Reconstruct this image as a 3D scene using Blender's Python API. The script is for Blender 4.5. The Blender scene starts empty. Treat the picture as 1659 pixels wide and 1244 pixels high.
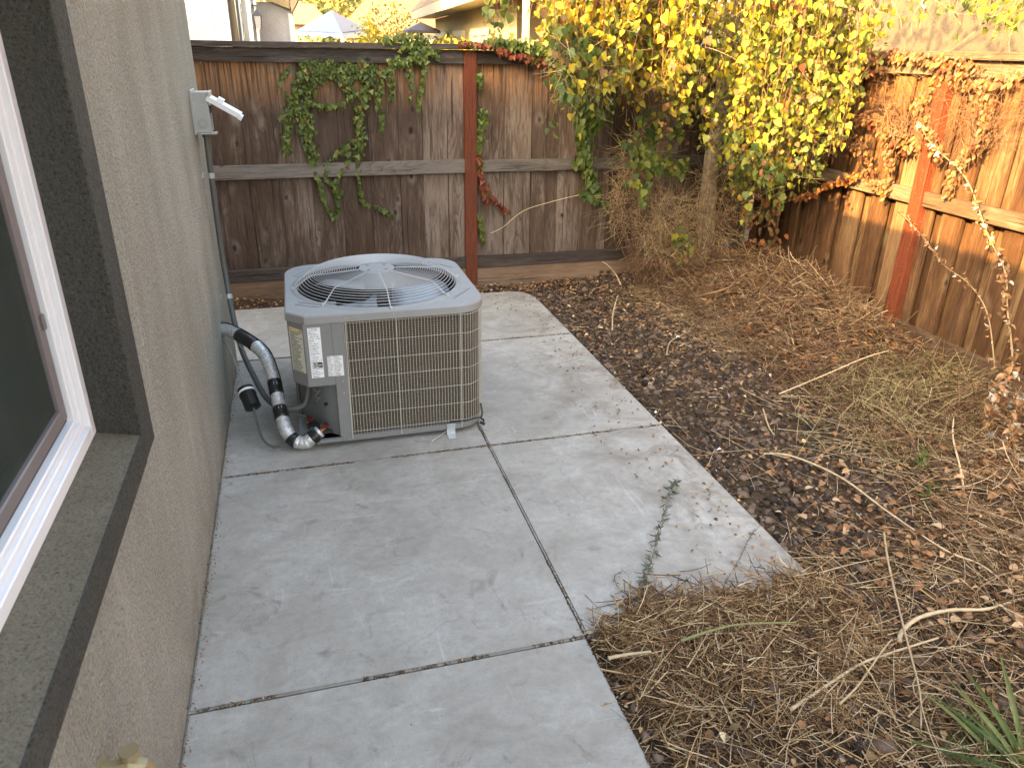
import bpy, math, random
import numpy as np
from mathutils import Vector, Matrix
R_ = random.Random(7); rng = np.random.default_rng(7)
sc = bpy.context.scene
COL = sc.collection
PI = math.pi

# ------------------------------------------------------------------ camera
YAW, PITCH, ROLL, FPX = 0.27744, 0.42341, 0.01596, 1217.55
CO = np.array([0.4697, 0.0, 1.8269])
def basis():
    cy, sy, cp, sp = math.cos(YAW), math.sin(YAW), math.cos(PITCH), math.sin(PITCH)
    f = np.array([sy*cp, cy*cp, -sp]); r = np.array([cy, -sy, 0]); u = np.cross(r, f)
    c, s = math.cos(ROLL), math.sin(ROLL)
    return c*r+s*u, -s*r+c*u, f
CR, CU, CF = basis()
def un(px, py, ax, v):
    """the real-world point that the photograph shows at (px,py), on the plane ax=v"""
    d = CF+CR*(px-829.5)/FPX-CU*(py-622)/FPX
    i = 'xyz'.index(ax); t = (v-CO[i])/d[i]
    return CO+t*d
cam = bpy.data.cameras.new('camera'); co = bpy.data.objects.new('camera', cam); COL.objects.link(co)
M = Matrix.Identity(4)
for i in range(3):
    M[i][0], M[i][1], M[i][2], M[i][3] = CR[i], CU[i], -CF[i], CO[i]
co.matrix_world = M
cam.sensor_width = 36; cam.sensor_fit = 'HORIZONTAL'; cam.lens = 36*FPX/1659
cam.clip_start = 0.02; cam.clip_end = 600
cam.dof.use_dof = True; cam.dof.focus_distance = 4.2; cam.dof.aperture_fstop = 9
sc.camera = co

# ------------------------------------------------------------------ light
SUN_DIR = np.array([1.0, 0.60, -0.52]); SUN_DIR /= np.linalg.norm(SUN_DIR)
EL = math.asin(-SUN_DIR[2]); AZ = math.atan2(-SUN_DIR[0], -SUN_DIR[1])   # sun stands towards -SUN_DIR
w = bpy.data.worlds.new('World'); sc.world = w; w.use_nodes = True
nt = w.node_tree; bg = nt.nodes['Background']
sky = nt.nodes.new('ShaderNodeTexSky'); sky.sky_type = 'NISHITA'; sky.sun_disc = False
sky.sun_elevation = EL; sky.sun_rotation = AZ
sky.air_density = 1.0; sky.dust_density = 4.0; sky.ozone_density = 1.0
nt.links.new(sky.outputs[0], bg.inputs[0]); bg.inputs[1].default_value = 0.15
sl = bpy.data.lights.new('sun', 'SUN'); sl.energy = 2.5; sl.angle = math.radians(0.5); sl.color = (1.0, 0.64, 0.30)
so = bpy.data.objects.new('sun', sl); COL.objects.link(so)
so.rotation_euler = Vector(SUN_DIR).to_track_quat('-Z', 'Y').to_euler(); so.location = (-5, -3, 8)
sc.view_settings.view_transform = 'Standard'; sc.view_settings.look = 'None'
sc.view_settings.gamma = 1; sc.view_settings.use_curve_mapping = False
sc.view_settings.exposure = 3.55
sc.view_settings.use_white_balance = True; sc.view_settings.white_balance_temperature = 8300; sc.view_settings.white_balance_tint = 7

# ------------------------------------------------------------------ node helper
class NB:
    def __init__(s, name):
        s.m = bpy.data.materials.new(name); s.m.use_nodes = True; s.t = s.m.node_tree
        s.b = s.t.nodes['Principled BSDF']; s.out = s.t.nodes['Material Output']
    def n(s, ty, **kw):
        nd = s.t.nodes.new('ShaderNode'+ty)
        for k, v in kw.items(): setattr(nd, k, v)
        return nd
    def put(s, sock, v):
        if v is None: return
        if hasattr(v, 'is_linked'): s.t.links.new(v, sock)
        else: sock.default_value = v
    def math(s, op, a, b=None, c=None, clamp=False):
        nd = s.n('Math', operation=op, use_clamp=clamp)
        for i, v in enumerate((a, b, c)): s.put(nd.inputs[i], v)
        return nd.outputs[0]
    def vmath(s, op, a, b=None):
        nd = s.n('VectorMath', operation=op); s.put(nd.inputs[0], a); s.put(nd.inputs[1], b)
        return nd.outputs[0]
    def obj(s): return s.n('TexCoord').outputs['Object']
    def rand(s): return s.n('ObjectInfo').outputs['Random']
    def attr(s, nm): return s.n('Attribute', attribute_name=nm).outputs['Fac']
    def xyz(s, v): nd = s.n('SeparateXYZ'); s.put(nd.inputs[0], v); return nd.outputs
    def comb(s, x, y, z):
        nd = s.n('CombineXYZ')
        for i, v in enumerate((x, y, z)): s.put(nd.inputs[i], v)
        return nd.outputs[0]
    def mul(s, v, k): return s.vmath('MULTIPLY', v, k)
    def noise(s, v, sc_=5, det=4, ro=.55, dist=0, w4=None):
        nd = s.n('TexNoise'); s.put(nd.inputs['Vector'], v); nd.inputs['Scale'].default_value = sc_
        nd.inputs['Detail'].default_value = det; nd.inputs['Roughness'].default_value = ro; nd.inputs['Distortion'].default_value = dist
        return nd.outputs[0]
    def voro(s, v, sc_=5, rnd=1, feat='F1'):
        nd = s.n('TexVoronoi', feature=feat); s.put(nd.inputs['Vector'], v); nd.inputs['Scale'].default_value = sc_
        if 'Randomness' in nd.inputs: nd.inputs['Randomness'].default_value = rnd
        return nd.outputs[0]
    def ramp(s, f, stops, interp='LINEAR'):
        nd = s.n('ValToRGB'); nd.color_ramp.interpolation = interp; el = nd.color_ramp.elements
        while len(el) < len(stops): el.new(0.5)
        for e, (p, c) in zip(el, stops):
            e.position = p; e.color = (*c, 1) if len(c) == 3 else c
        s.put(nd.inputs[0], f); return nd.outputs[0]
    def rng(s, f, a, b, c=0, d=1):
        nd = s.n('MapRange'); s.put(nd.inputs[0], f)
        for i, v in enumerate((a, b, c, d)): nd.inputs[i+1].default_value = v
        return nd.outputs[0]
    def mix(s, f, a, b, mode='MIX'):
        nd = s.n('Mix', data_type='RGBA', blend_type=mode); s.put(nd.inputs[0], f)
        s.put(nd.inputs[6], a if hasattr(a, 'is_linked') else (*a, 1)); s.put(nd.inputs[7], b if hasattr(b, 'is_linked') else (*b, 1))
        return nd.outputs[2]
    def bump(s, h, st=.3, d=.01):
        nd = s.n('Bump'); nd.inputs['Strength'].default_value = st; nd.inputs['Distance'].default_value = d
        s.put(nd.inputs['Height'], h); return nd.outputs[0]
    def fin(s, col=None, rough=.7, metal=0, nrm=None, spec=.5):
        if col is not None: s.put(s.b.inputs['Base Color'], col if hasattr(col, 'is_linked') else (*col, 1))
        s.put(s.b.inputs['Roughness'], rough); s.put(s.b.inputs['Metallic'], metal)
        s.put(s.b.inputs['Specular IOR Level'], spec)
        if nrm is not None: s.put(s.b.inputs['Normal'], nrm)
        return s.m

# ------------------------------------------------------------------ materials
def m_wood(name, axis, dark, mid, light, fresh=None, top=1.69, knots=True, freshk=1.0):
    b = NB(name); o = b.obj(); r = b.rand()
    off = b.comb(b.math('MULTIPLY', r, 37.1), b.math('MULTIPLY', r, 91.7), b.math('MULTIPLY', r, 53.3))
    X = b.xyz(o)
    # local frame: a = along the grain, c = across it
    a = X['XYZ'.index(axis)]
    oth = [X[i] for i in range(3) if 'XYZ'[i] != axis]
    v0 = b.comb(oth[0], oth[1], a)
    v = b.vmath('ADD', v0, off)
    sv = b.mul(v, (1, 1, 0.09))
    # knots bend the grain round them
    W = b.xyz(b.vmath('ADD', v0, off)); ac_ = oth[0] if axis != 'Y' else oth[1]
    if axis == 'Z': ac_ = b.math('ADD', oth[0], oth[1])
    if axis == 'X': ac_ = oth[1]
    kd = b.voro(b.comb(b.math('MULTIPLY', b.math('ADD', ac_, b.math('MULTIPLY', r, 37.1)), 6.0), 0.0, b.math('MULTIPLY', W[2], 3.6)), 1.0)
    kd = b.math('ADD', kd, b.math('MULTIPLY', b.math('SUBTRACT', b.noise(v, 60, 2), .5), .05))
    kn = b.rng(kd, 0.0, 0.32, 1, 0); kn = b.math('POWER', kn, 1.6)
    warp = b.noise(b.mul(v, (1, 1, .16)), 5, 2, .45)
    # cathedral grain: distance to a wandering heart line, cut by the plank's face
    hx = b.math('ADD', b.xyz(v)[0], b.xyz(v)[1])
    ring = b.math('ADD', b.math('MULTIPLY', hx, 14), b.math('MULTIPLY', warp, 15))
    if knots: ring = b.math('ADD', ring, b.math('MULTIPLY', kn, 1.5))
    ring = b.math('FRACT', b.math('MULTIPLY', ring, 1.7)); ring = b.math('POWER', ring, 2.2)
    fine = b.noise(sv, 120, 5, .7); coarse = b.noise(sv, 30, 5, .7, .4); big = b.noise(b.mul(v, (1, 1, .3)), 5, 3)
    vis = b.rng(b.noise(b.mul(v, (1, 1, .4)), 3, 2), .4, .62)
    ring = b.mix(vis, (.35, .35, .35), b.comb(ring, ring, ring)); ring = b.xyz(ring)[0]
    f = b.math('ADD', b.math('MULTIPLY', ring, -.16), b.math('ADD', b.math('MULTIPLY', fine, .5), b.math('MULTIPLY', coarse, .62)))
    f = b.math('ADD', f, b.math('MULTIPLY', b.math('SUBTRACT', big, .5), .55))
    f = b.math('ADD', f, b.math('MULTIPLY', b.math('SUBTRACT', r, .5), .34))
    c = b.ramp(f, [(.28, dark), (.5, mid), (.74, light)])
    # a brown cast that differs from board to board
    c = b.mix(b.math('MULTIPLY', b.noise(b.mul(v, (1, 1, .2)), 3.1, 3), .55), c, tuple(x*y for x, y in zip(mid, (1.15, .8, .6))))
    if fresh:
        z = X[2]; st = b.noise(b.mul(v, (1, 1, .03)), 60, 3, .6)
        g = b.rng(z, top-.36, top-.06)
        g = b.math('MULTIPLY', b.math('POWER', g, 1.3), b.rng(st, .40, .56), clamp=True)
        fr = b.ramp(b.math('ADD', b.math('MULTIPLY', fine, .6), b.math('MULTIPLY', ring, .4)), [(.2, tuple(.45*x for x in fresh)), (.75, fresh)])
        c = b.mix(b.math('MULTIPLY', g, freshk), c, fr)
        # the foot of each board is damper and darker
    if knots:
        k2 = b.math('MULTIPLY', b.rng(kd, 0.06, 0.13, 1, 0), b.rng(b.noise(b.mul(v, (1, 1, 1)), 2.3, 1), .42, .47))
        c = b.mix(b.math('MULTIPLY', b.rng(kd, .13, .30, .5, 0), b.rng(b.noise(b.mul(v, (1, 1, .5)), 9, 3), .45, .6)), c, light)
        c = b.mix(b.math('MULTIPLY', k2, .88), c, tuple(x*.30 for x in dark))
        k3 = b.rng(b.math('ABSOLUTE', b.math('SUBTRACT', kd, .17)), 0, .05, .22, 0)
    # checks (drying cracks)
    ck = b.noise(b.mul(v, (1, 1, .02)), 75, 2, .5); ck = b.rng(ck, .66, .72)
    c = b.mix(b.math('MULTIPLY', ck, .75), c, tuple(x*.25 for x in dark))
    h = b.math('SUBTRACT', b.math('ADD', b.math('MULTIPLY', fine, .6), b.math('MULTIPLY', ring, .3)), b.math('MULTIPLY', ck, .8))
    return b.fin(c, .82, nrm=b.bump(h, .8, .006), spec=.25)
BK = dict(dark=(.038, .027, .021), mid=(.092, .067, .053), light=(.27, .22, .185))
RT = dict(dark=(.020, .011, .006), mid=(.092, .052, .026), light=(.24, .16, .09))
GR = dict(dark=(.030, .026, .025), mid=(.082, .073, .068), light=(.21, .19, .175))
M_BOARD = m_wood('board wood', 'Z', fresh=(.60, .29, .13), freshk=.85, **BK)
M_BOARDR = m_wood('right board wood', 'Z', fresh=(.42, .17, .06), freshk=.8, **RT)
M_RAILX = m_wood('rail wood', 'X', **GR)
M_RAILY = m_wood('right rail wood', 'Y', dark=(.035, .024, .016), mid=(.105, .075, .05), light=(.24, .18, .125))
M_KICK = m_wood('kick board wood', 'X', dark=(.07, .045, .03), mid=(.17, .115, .08), light=(.28, .2, .14))
def m_post():
    b = NB('red stained post'); v = b.obj(); sv = b.mul(v, (1, 1, .06))
    f = b.noise(sv, 110, 4, .6); g = b.noise(b.mul(v, (1, 1, .3)), 6, 3)
    c = b.ramp(f, [(.3, (.06, .015, .007)), (.7, (.19, .046, .018))])
    c = b.mix(b.math('MULTIPLY', g, .5), c, (.12, .03, .016))
    sp = b.rng(b.noise(v, 130, 1), .73, .76); c = b.mix(b.math('MULTIPLY', sp, .7), c, (.4, .3, .22))
    inc = b.voro(b.mul(v, (1, 1, .12)), 110); 
    return b.fin(c, .6, nrm=b.bump(b.math('ADD', f, inc), .5, .004), spec=.3)
M_POST = m_post()
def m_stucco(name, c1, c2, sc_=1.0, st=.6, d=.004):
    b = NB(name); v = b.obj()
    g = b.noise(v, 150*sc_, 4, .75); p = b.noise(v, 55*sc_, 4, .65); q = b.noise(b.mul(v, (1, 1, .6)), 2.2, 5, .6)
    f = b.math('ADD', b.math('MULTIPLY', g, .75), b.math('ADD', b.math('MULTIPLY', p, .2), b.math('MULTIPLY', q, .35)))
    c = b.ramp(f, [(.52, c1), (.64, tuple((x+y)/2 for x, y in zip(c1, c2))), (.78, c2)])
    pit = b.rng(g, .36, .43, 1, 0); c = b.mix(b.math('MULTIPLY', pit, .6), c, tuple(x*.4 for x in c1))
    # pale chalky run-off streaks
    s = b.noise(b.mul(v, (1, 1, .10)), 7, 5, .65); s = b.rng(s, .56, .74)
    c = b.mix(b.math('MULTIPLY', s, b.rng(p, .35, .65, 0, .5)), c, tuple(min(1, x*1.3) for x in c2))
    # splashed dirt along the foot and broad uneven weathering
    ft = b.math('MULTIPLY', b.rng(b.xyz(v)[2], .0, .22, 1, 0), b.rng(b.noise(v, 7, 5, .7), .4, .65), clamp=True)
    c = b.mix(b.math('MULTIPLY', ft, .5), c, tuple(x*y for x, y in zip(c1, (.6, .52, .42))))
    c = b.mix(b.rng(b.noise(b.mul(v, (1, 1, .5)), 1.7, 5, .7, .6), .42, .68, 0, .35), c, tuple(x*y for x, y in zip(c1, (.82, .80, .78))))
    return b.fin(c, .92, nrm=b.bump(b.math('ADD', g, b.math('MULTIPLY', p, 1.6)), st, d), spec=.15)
M_STUCCO = m_stucco('wall stucco', (.29, .27, .222), (.54, .51, .435), .8, 1.0, .012)
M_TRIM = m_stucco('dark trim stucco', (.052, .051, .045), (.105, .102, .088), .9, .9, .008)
M_SILL = m_stucco('skylit sill stucco', (.13, .115, .085), (.22, .195, .15), 1.0, .8, .006)  # trim paint made lighter and tanner: sky light on the sill put into the colour
M_STUCW = m_stucco('white stucco', (.34, .34, .335), (.44, .44, .435), .5)
M_STUCB = m_stucco('beige stucco', (.088, .067, .046), (.108, .083, .058), .4, .3)
M_STUCC = m_stucco('cream stucco', (.30, .24, .14), (.36, .295, .18), .4, .3)
def m_concrete():
    b = NB('broomed concrete'); v = b.obj(); X = b.xyz(v)
    r = b.rand()
    g = b.noise(v, 260, 3, .7); m = b.noise(v, 2.4, 5, .62, .8); m2 = b.noise(b.mul(v, (1, 1.6, 1)), 6.5, 5, .62, 1.2)
    br = b.noise(b.mul(v, (.10, 1, 1)), 260, 2, .5)
    f = b.math('ADD', b.math('MULTIPLY', m, .6), b.math('MULTIPLY', m2, .4))
    c = b.ramp(f, [(.30, (.265, .245, .21)), (.48, (.375, .355, .318)), (.68, (.49, .475, .44))])
    c = b.mix(b.rng(b.noise(v, 1.3, 3), .45, .7, 0, .5), c, (.30, .275, .235))
    # darker, browner soiling near the planting bed
    edge = b.rng(X[0], 1.35, 2.2); far = b.rng(X[1], 5.0, 5.6, 0, .55)
    soil = b.math('MULTIPLY', b.math('MAXIMUM', edge, far), b.rng(b.noise(b.mul(v, (1, 1, 1)), 3.3, 6, .68, 1.5), .47, .68), clamp=True)
    c = b.mix(b.math('MULTIPLY', soil, .75), c, (.125, .088, .062))
    blot = b.math('MULTIPLY', b.rng(b.noise(v, 5.0, 6, .72, 2.2), .57, .68), .5)
    c = b.mix(blot, c, (.16, .13, .10))
    # pale trowel scuffs: thin arcs and scratches
    for (k1, k2, s0, am) in ((12, 1.3, 2.2, .3), (1.4, 11, 2.6, .3), (6, 6, 1.1, .12)):
        sv = b.noise(b.mul(v, (k1, k2, 1)), s0, 3, .5, 1.1); ms = b.rng(b.noise(v, 3.7, 2), .45, .6)
        c = b.mix(b.math('MULTIPLY', b.rng(sv, .64, .72, 0, am), ms), c, (.62, .615, .60))
    # hairline cracks, here and there
    nz = b.n('TexNoise'); nz.inputs['Scale'].default_value = 7; nz.inputs['Detail'].default_value = 6; b.put(nz.inputs['Vector'], v)
    cw = b.vmath('ADD', v, b.mul(nz.outputs[1], (.22, .22, 0)))
    ce = b.voro(b.mul(cw, (1, 1, 0)), 1.15, 1, 'DISTANCE_TO_EDGE'); cm_ = b.rng(b.noise(v, 1.7, 1), .52, .6)
    c = b.mix(b.math('MULTIPLY', b.rng(ce, .001, .004, .18, 0), b.rng(cm_, .6, 1)), c, (.09, .075, .06))
    # fine mottling and pores
    c = b.mix(b.rng(b.noise(v, 34, 5, .75), .42, .66, 0, .35), c, (.235, .225, .205))
    c = b.mix(b.rng(b.noise(v, 120, 3, .7), .60, .68, 0, .45), c, (.15, .14, .125))
    # little dark specks
    sp = b.rng(b.noise(v, 62, 2), .735, .76); c = b.mix(b.math('MULTIPLY', sp, .6), c, (.07, .055, .045))
    c = b.mix(b.math('MULTIPLY', b.math('SUBTRACT', g, .35), .35), c, (.2, .19, .175))
    h = b.math('ADD', b.math('MULTIPLY', g, .6), b.math('ADD', br, b.math('MULTIPLY', b.noise(v, 30, 4), 1)))
    return b.fin(c, .88, nrm=b.bump(h, .35, .002), spec=.25)
M_CONC = m_concrete()
def m_ground():
    b = NB('soil'); v = b.obj(); f = b.noise(v, 14, 6, .7); g = b.noise(v, 90, 4, .7)
    c = b.ramp(b.math('ADD', b.math('MULTIPLY', f, .5), b.math('MULTIPLY', g, .5)), [(.3, (.03, .02, .013)), (.55, (.09, .06, .038)), (.75, (.2, .14, .09))])
    return b.fin(c, .95, nrm=b.bump(b.math('ADD', f, g), .8, .02), spec=.1)
M_GROUND = m_ground()
def m_rnd(name, stops, rough=.8, transl=0, spec=.25, nz=None):
    """colour picked per piece (attribute rnd) or per object"""
    b = NB(name); f = b.math('FRACT', b.math('ADD', b.attr('rnd'), b.rand()))
    c = b.ramp(f, stops)
    v = b.obj(); n = b.noise(v, nz or 40, 3, .6)
    c = b.mix(.4, c, b.mix(b.rng(n, .3, .7), (.55, .55, .55), (1.25, 1.25, 1.25)), 'MULTIPLY')
    b.fin(c, rough, spec=spec)
    if transl:
        tr = b.n('BsdfTranslucent'); b.t.links.new(c, tr.inputs[0]); mx = b.n('MixShader'); mx.inputs[0].default_value = transl
        b.t.links.new(b.b.outputs[0], mx.inputs[1]); b.t.links.new(tr.outputs[0], mx.inputs[2]); b.t.links.new(mx.outputs[0], b.out.inputs[0])
    return b.m
L_YEL = m_rnd('yellow birch leaf', [(0, (.50, .35, .035)), (.3, (.42, .33, .04)), (.6, (.33, .29, .045)), (.85, (.2, .2, .035)), (1, (.45, .26, .045))], .5, .35)
L_LIME = m_rnd('lime birch leaf', [(0, (.14, .18, .035)), (.4, (.22, .24, .045)), (.7, (.33, .30, .05)), (1, (.08, .11, .028))], .45, .3)
L_GRN = m_rnd('green birch leaf', [(0, (.045, .078, .02)), (.5, (.075, .11, .028)), (1, (.13, .16, .04))], .45, .25)
L_IVY = m_rnd('ivy leaf', [(0, (.04, .068, .016)), (.45, (.075, .108, .022)), (.8, (.13, .16, .035)), (1, (.2, .21, .05))], .42, .2)
L_RED = m_rnd('red vine leaf', [(0, (.12, .022, .014)), (.5, (.2, .045, .025)), (1, (.27, .11, .05))], .6, .2)
L_TAN = m_rnd('dry tan leaf', [(0, (.19, .10, .045)), (.4, (.11, .055, .026)), (.75, (.25, .155, .075)), (1, (.06, .03, .016))], .7, .15)
L_ORG = m_rnd('orange leaf', [(0, (.30, .10, .03)), (.5, (.34, .16, .05)), (1, (.2, .05, .025))], .6, .2)
L_BRN = m_rnd('brown litter leaf', [(0, (.22, .105, .05)), (.3, (.36, .185, .085)), (.6, (.11, .052, .028)), (.85, (.42, .25, .13)), (1, (.5, .35, .22))], .75, .1)
M_ROCK = m_rnd('lava rock', [(0, (.022, .015, .011)), (.4, (.06, .042, .032)), (.7, (.115, .076, .052)), (1, (.2, .14, .10))], .85, 0, .3)
M_STRAW = m_rnd('straw', [(0, (.06, .03, .015)), (.35, (.19, .098, .045)), (.65, (.38, .225, .105)), (.9, (.56, .39, .21)), (1, (.72, .57, .37))], .7)
M_BRUSH = m_rnd('dry brush stems', [(0, (.045, .024, .015)), (.4, (.12, .062, .034)), (.75, (.25, .145, .075)), (.92, (.42, .29, .16)), (1, (.58, .45, .28))], .75)
M_WISP = m_rnd('green wisps', [(0, (.13, .13, .05)), (.5, (.27, .25, .11)), (1, (.42, .36, .18))], .7)
M_GRASS = m_rnd('grass blades', [(0, (.06, .10, .028)), (.6, (.11, .15, .045)), (1, (.24, .24, .09))], .5, .2)
M_TWIG = m_rnd('pale twig', [(0, (.40, .29, .17)), (1, (.55, .42, .27))], .7)
M_DEADW = m_rnd('dead weed stem', [(0, (.20, .14, .08)), (1, (.27, .2, .12))], .8)
M_DRYT = m_rnd('tan shrub twigs', [(0, (.30, .2, .11)), (.6, (.5, .37, .22)), (1, (.15, .09, .05))], .8)
M_VSTEM = m_rnd('vine stem', [(0, (.12, .06, .035)), (1, (.2, .12, .07))], .8)
M_FLUFF = m_rnd('white fluff', [(0, (.36, .32, .27)), (1, (.5, .47, .42))], .9, .3)
M_BUSHY = m_rnd('yellow bush leaf', [(0, (.40, .32, .03)), (.6, (.48, .40, .04)), (1, (.20, .2, .03))], .6, .3)
M_TREEF = m_rnd('far tree leaf', [(0, (.30, .17, .05)), (.5, (.26, .19, .06)), (1, (.14, .12, .04))], .7, .3)
M_HEDGE = m_rnd('hedge leaf', [(0, (.05, .08, .025)), (.6, (.10, .13, .04)), (1, (.2, .2, .07))], .7, .2)
M_TARP = m_rnd('green shade bits', [(0, (.05, .08, .03)), (1, (.1, .13, .05))])
def m_bark():
    b = NB('birch bark'); v = b.obj()
    n = b.noise(b.mul(v, (1, 1, 2.6)), 9, 4, .6, .5); l = b.noise(b.mul(v, (1, 1, 9)), 10, 3, .6)
    c = b.ramp(b.noise(v, 25, 4), [(.3, (.24, .18, .12)), (.7, (.46, .38, .29))])
    c = b.mix(b.rng(n, .58, .68, 0, .8), c, (.06, .045, .035)); c = b.mix(b.rng(l, .64, .72, 0, .4), c, (.10, .07, .05))
    return b.fin(c, .85, nrm=b.bump(b.math('ADD', n, l), .7, .01))
M_BARK = m_bark()
def m_paint(name, col, rough=.4, metal=0, var=.12, spec=.5, nz=14, bump=.0):
    b = NB(name); v = b.obj(); n = b.noise(v, nz, 5, .65)
    c = b.mix(b.rng(n, .35, .75, 0, var*2.2), col, tuple(x*.6 for x in col))
    f = b.noise(v, 240, 2); c = b.mix(b.math('MULTIPLY', f, var), c, tuple(min(1, x*1.25) for x in col))
    return b.fin(c, rough, metal, nrm=b.bump(b.noise(v, 120, 3), bump, .002) if bump else None, spec=spec)
M_ACG = m_paint('grey cabinet paint', (.205, .205, .202), .45)
M_ACL = m_paint('grey lid paint', (.275, .272, .266), .5)
M_ACD = m_paint('grey recess paint', (.165, .172, .175), .5)
M_WIRE = m_paint('fan guard wire', (.50, .505, .51), .35, 0, .03)
M_GWIRE = m_paint('coil guard wire', (.46, .43, .37), .5, 0, .15)
M_BLADE = m_paint('fan blade', (.30, .33, .36), .4, .2)
M_DARK = m_paint('dark inside', (.03, .03, .032), .7)
M_BLACK = m_paint('black tape', (.012, .012, .013), .35)
M_RUB = m_paint('conduit grey', (.085, .09, .088), .5)
M_SCREW = m_paint('screw', (.6, .6, .6), .3, .8)
M_GALV = m_paint('galvanised', (.5, .52, .53), .4, .6)
M_BOX = m_paint('grey disconnect box', (.36, .38, .38), .45)
M_WHITE = m_paint('white vinyl', (.80, .81, .83), .35, 0, .04)
M_LIDW = m_paint('pale lid', (.75, .77, .79), .4, 0, .04)
M_SASH = m_paint('taupe sash', (.19, .165, .165), .45)
M_GASK = m_paint('dark gasket', (.05, .045, .045), .6)
M_COPPER = m_paint('copper line', (.35, .2, .13), .35, .8)
M_REDC = m_paint('red cap', (.13, .008, .01), .35)
M_BRASS = m_paint('brass faucet', (.34, .27, .15), .45, .4)
M_WTRIM = m_paint('neighbour white trim', (.55, .55, .55), .6)
M_GTRIM = m_paint('neighbour grey trim', (.36, .35, .33), .6)
M_LBLK = m_paint('lantern black', (.02, .02, .022), .4)
M_LGLS = m_paint('lantern glass', (.22, .23, .25), .2)
M_BLUE = m_paint('blue canopy', (.035, .075, .20), .6, 0, .1)
M_PINK = m_paint('pale canopy', (.24, .19, .17), .6, 0, .1)
M_DCAN = m_paint('dark canopy', (.09, .075, .08), .7)
M_CREAMT = m_paint('cream trim', (.36, .32, .22), .6, 0, .06)
M_EAVE = m_paint('brown eave', (.11, .08, .065), .7)
M_WGLS = m_paint('far window glass', (.25, .3, .27), .12, 0, .1, .8)
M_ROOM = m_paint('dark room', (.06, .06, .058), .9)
M_BLIND = m_paint('curtain', (.5, .38, .22), .8)
def m_roof(name, c1, c2):
    b = NB(name); v = b.obj(); f = b.noise(v, 3, 4); g = b.noise(v, 30, 3)
    c = b.ramp(b.math('ADD', b.math('MULTIPLY', f, .5), b.math('MULTIPLY', g, .5)), [(.35, c1), (.65, c2)])
    return b.fin(c, .85, nrm=b.bump(g, .4, .02), spec=.2)
M_ROOF = m_roof('terracotta tile', (.15, .07, .035), (.22, .115, .06))
M_ROOF2 = m_roof('tan tile', (.15, .1, .06), (.22, .155, .095))
M_ROOF3 = m_roof('grey shingle', (.12, .11, .10), (.2, .18, .16))
def m_foil():
    b = NB('silver foil'); v = b.obj(); n = b.noise(v, 60, 5, .7, .8); k = b.voro(v, 120)
    c = b.mix(b.rng(n, .4, .65), (.86, .87, .88), (.42, .42, .43))
    return b.fin(c, b.rng(n, .3, .7, .2, .45), .6, nrm=b.bump(b.math('ADD', n, b.math('MULTIPLY', k, .5)), .55, .006))
M_FOIL = m_foil()
def m_coil():
    b = NB('coil fins'); v = b.obj(); X = b.xyz(v)
    s = b.math('SINE', b.math('MULTIPLY', X[2], 2*PI/.0125)); s = b.rng(s, -1, 1)
    n = b.noise(b.mul(v, (1, 1, .15)), 300, 2); q = b.noise(v, 8, 4)
    f = b.math('ADD', b.math('MULTIPLY', s, .5), b.math('MULTIPLY', n, .5))
    c = b.ramp(f, [(.25, (.035, .027, .02)), (.75, (.155, .125, .095))])
    c = b.mix(b.rng(q, .4, .7, 0, .35), c, (.10, .08, .055))
    return b.fin(c, .7, .1, nrm=b.bump(f, .8, .004), spec=.3)
M_COIL = m_coil()
def m_print(name, base, ink, rows, seed, cols=60, dens=.5):
    """flat print too small to read: rows of broken dashes (local x across, z down)"""
    b = NB(name); o = b.n('TexCoord').outputs['UV']; X = b.xyz(o)
    row = b.math('FLOOR', b.math('MULTIPLY', X[1], rows)); fr = b.math('FRACT', b.math('MULTIPLY', X[1], rows))
    nz = b.noise(b.comb(b.math('MULTIPLY', X[0], cols), b.math('MULTIPLY', row, 7.7), seed), 1, 1)
    on = b.math('MULTIPLY', b.math('GREATER_THAN', nz, 1-dens), b.math('LESS_THAN', b.math('ABSOLUTE', b.math('SUBTRACT', fr, .5)), .24))
    rown = b.noise(b.comb(row, seed, 3.3), 1.37, 0)
    on = b.math('MULTIPLY', on, b.math('LESS_THAN', X[0], b.rng(rown, .3, .7, .45, .95)))
    on = b.math('MULTIPLY', on, b.math('GREATER_THAN', X[0], .06))
    return b.fin(b.mix(on, base, ink), .45)
M_LAB1 = m_print('rating label', (.78, .79, .8), (.16, .16, .18), 30, 1.3, 40, .52)
M_LAB2 = m_print('notice label', (.75, .75, .74), (.2, .2, .2), 15, 5.3, 36, .55)
M_LAB3 = m_print('warning label', (.66, .62, .52), (.06, .06, .06), 26, 9.3, 30, .62)
M_LAB4 = m_print('black badge', (.02, .02, .022), (.75, .75, .75), 3, 2.2, 14, .55)
M_LAB5 = m_print('orange header', (.58, .36, .14), (.8, .75, .6), 2, 2.9, 18, .55)
def m_glass():
    b = NB('window pane'); b.fin((.05, .065, .06), .03, spec=.9)
    tr = b.n('BsdfTransparent'); tr.inputs[0].default_value = (.55, .6, .57, 1)
    gl = b.n('BsdfGlossy'); gl.inputs['Roughness'].default_value = .02
    fr = b.n('Fresnel'); fr.inputs[0].default_value = 1.52; mx = b.n('MixShader')
    b.t.links.new(fr.outputs[0], mx.inputs[0]); b.t.links.new(tr.outputs[0], mx.inputs[1]); b.t.links.new(gl.outputs[0], mx.inputs[2])
    b.t.links.new(mx.outputs[0], b.out.inputs[0]); return b.m
M_GLASS = m_glass()

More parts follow.
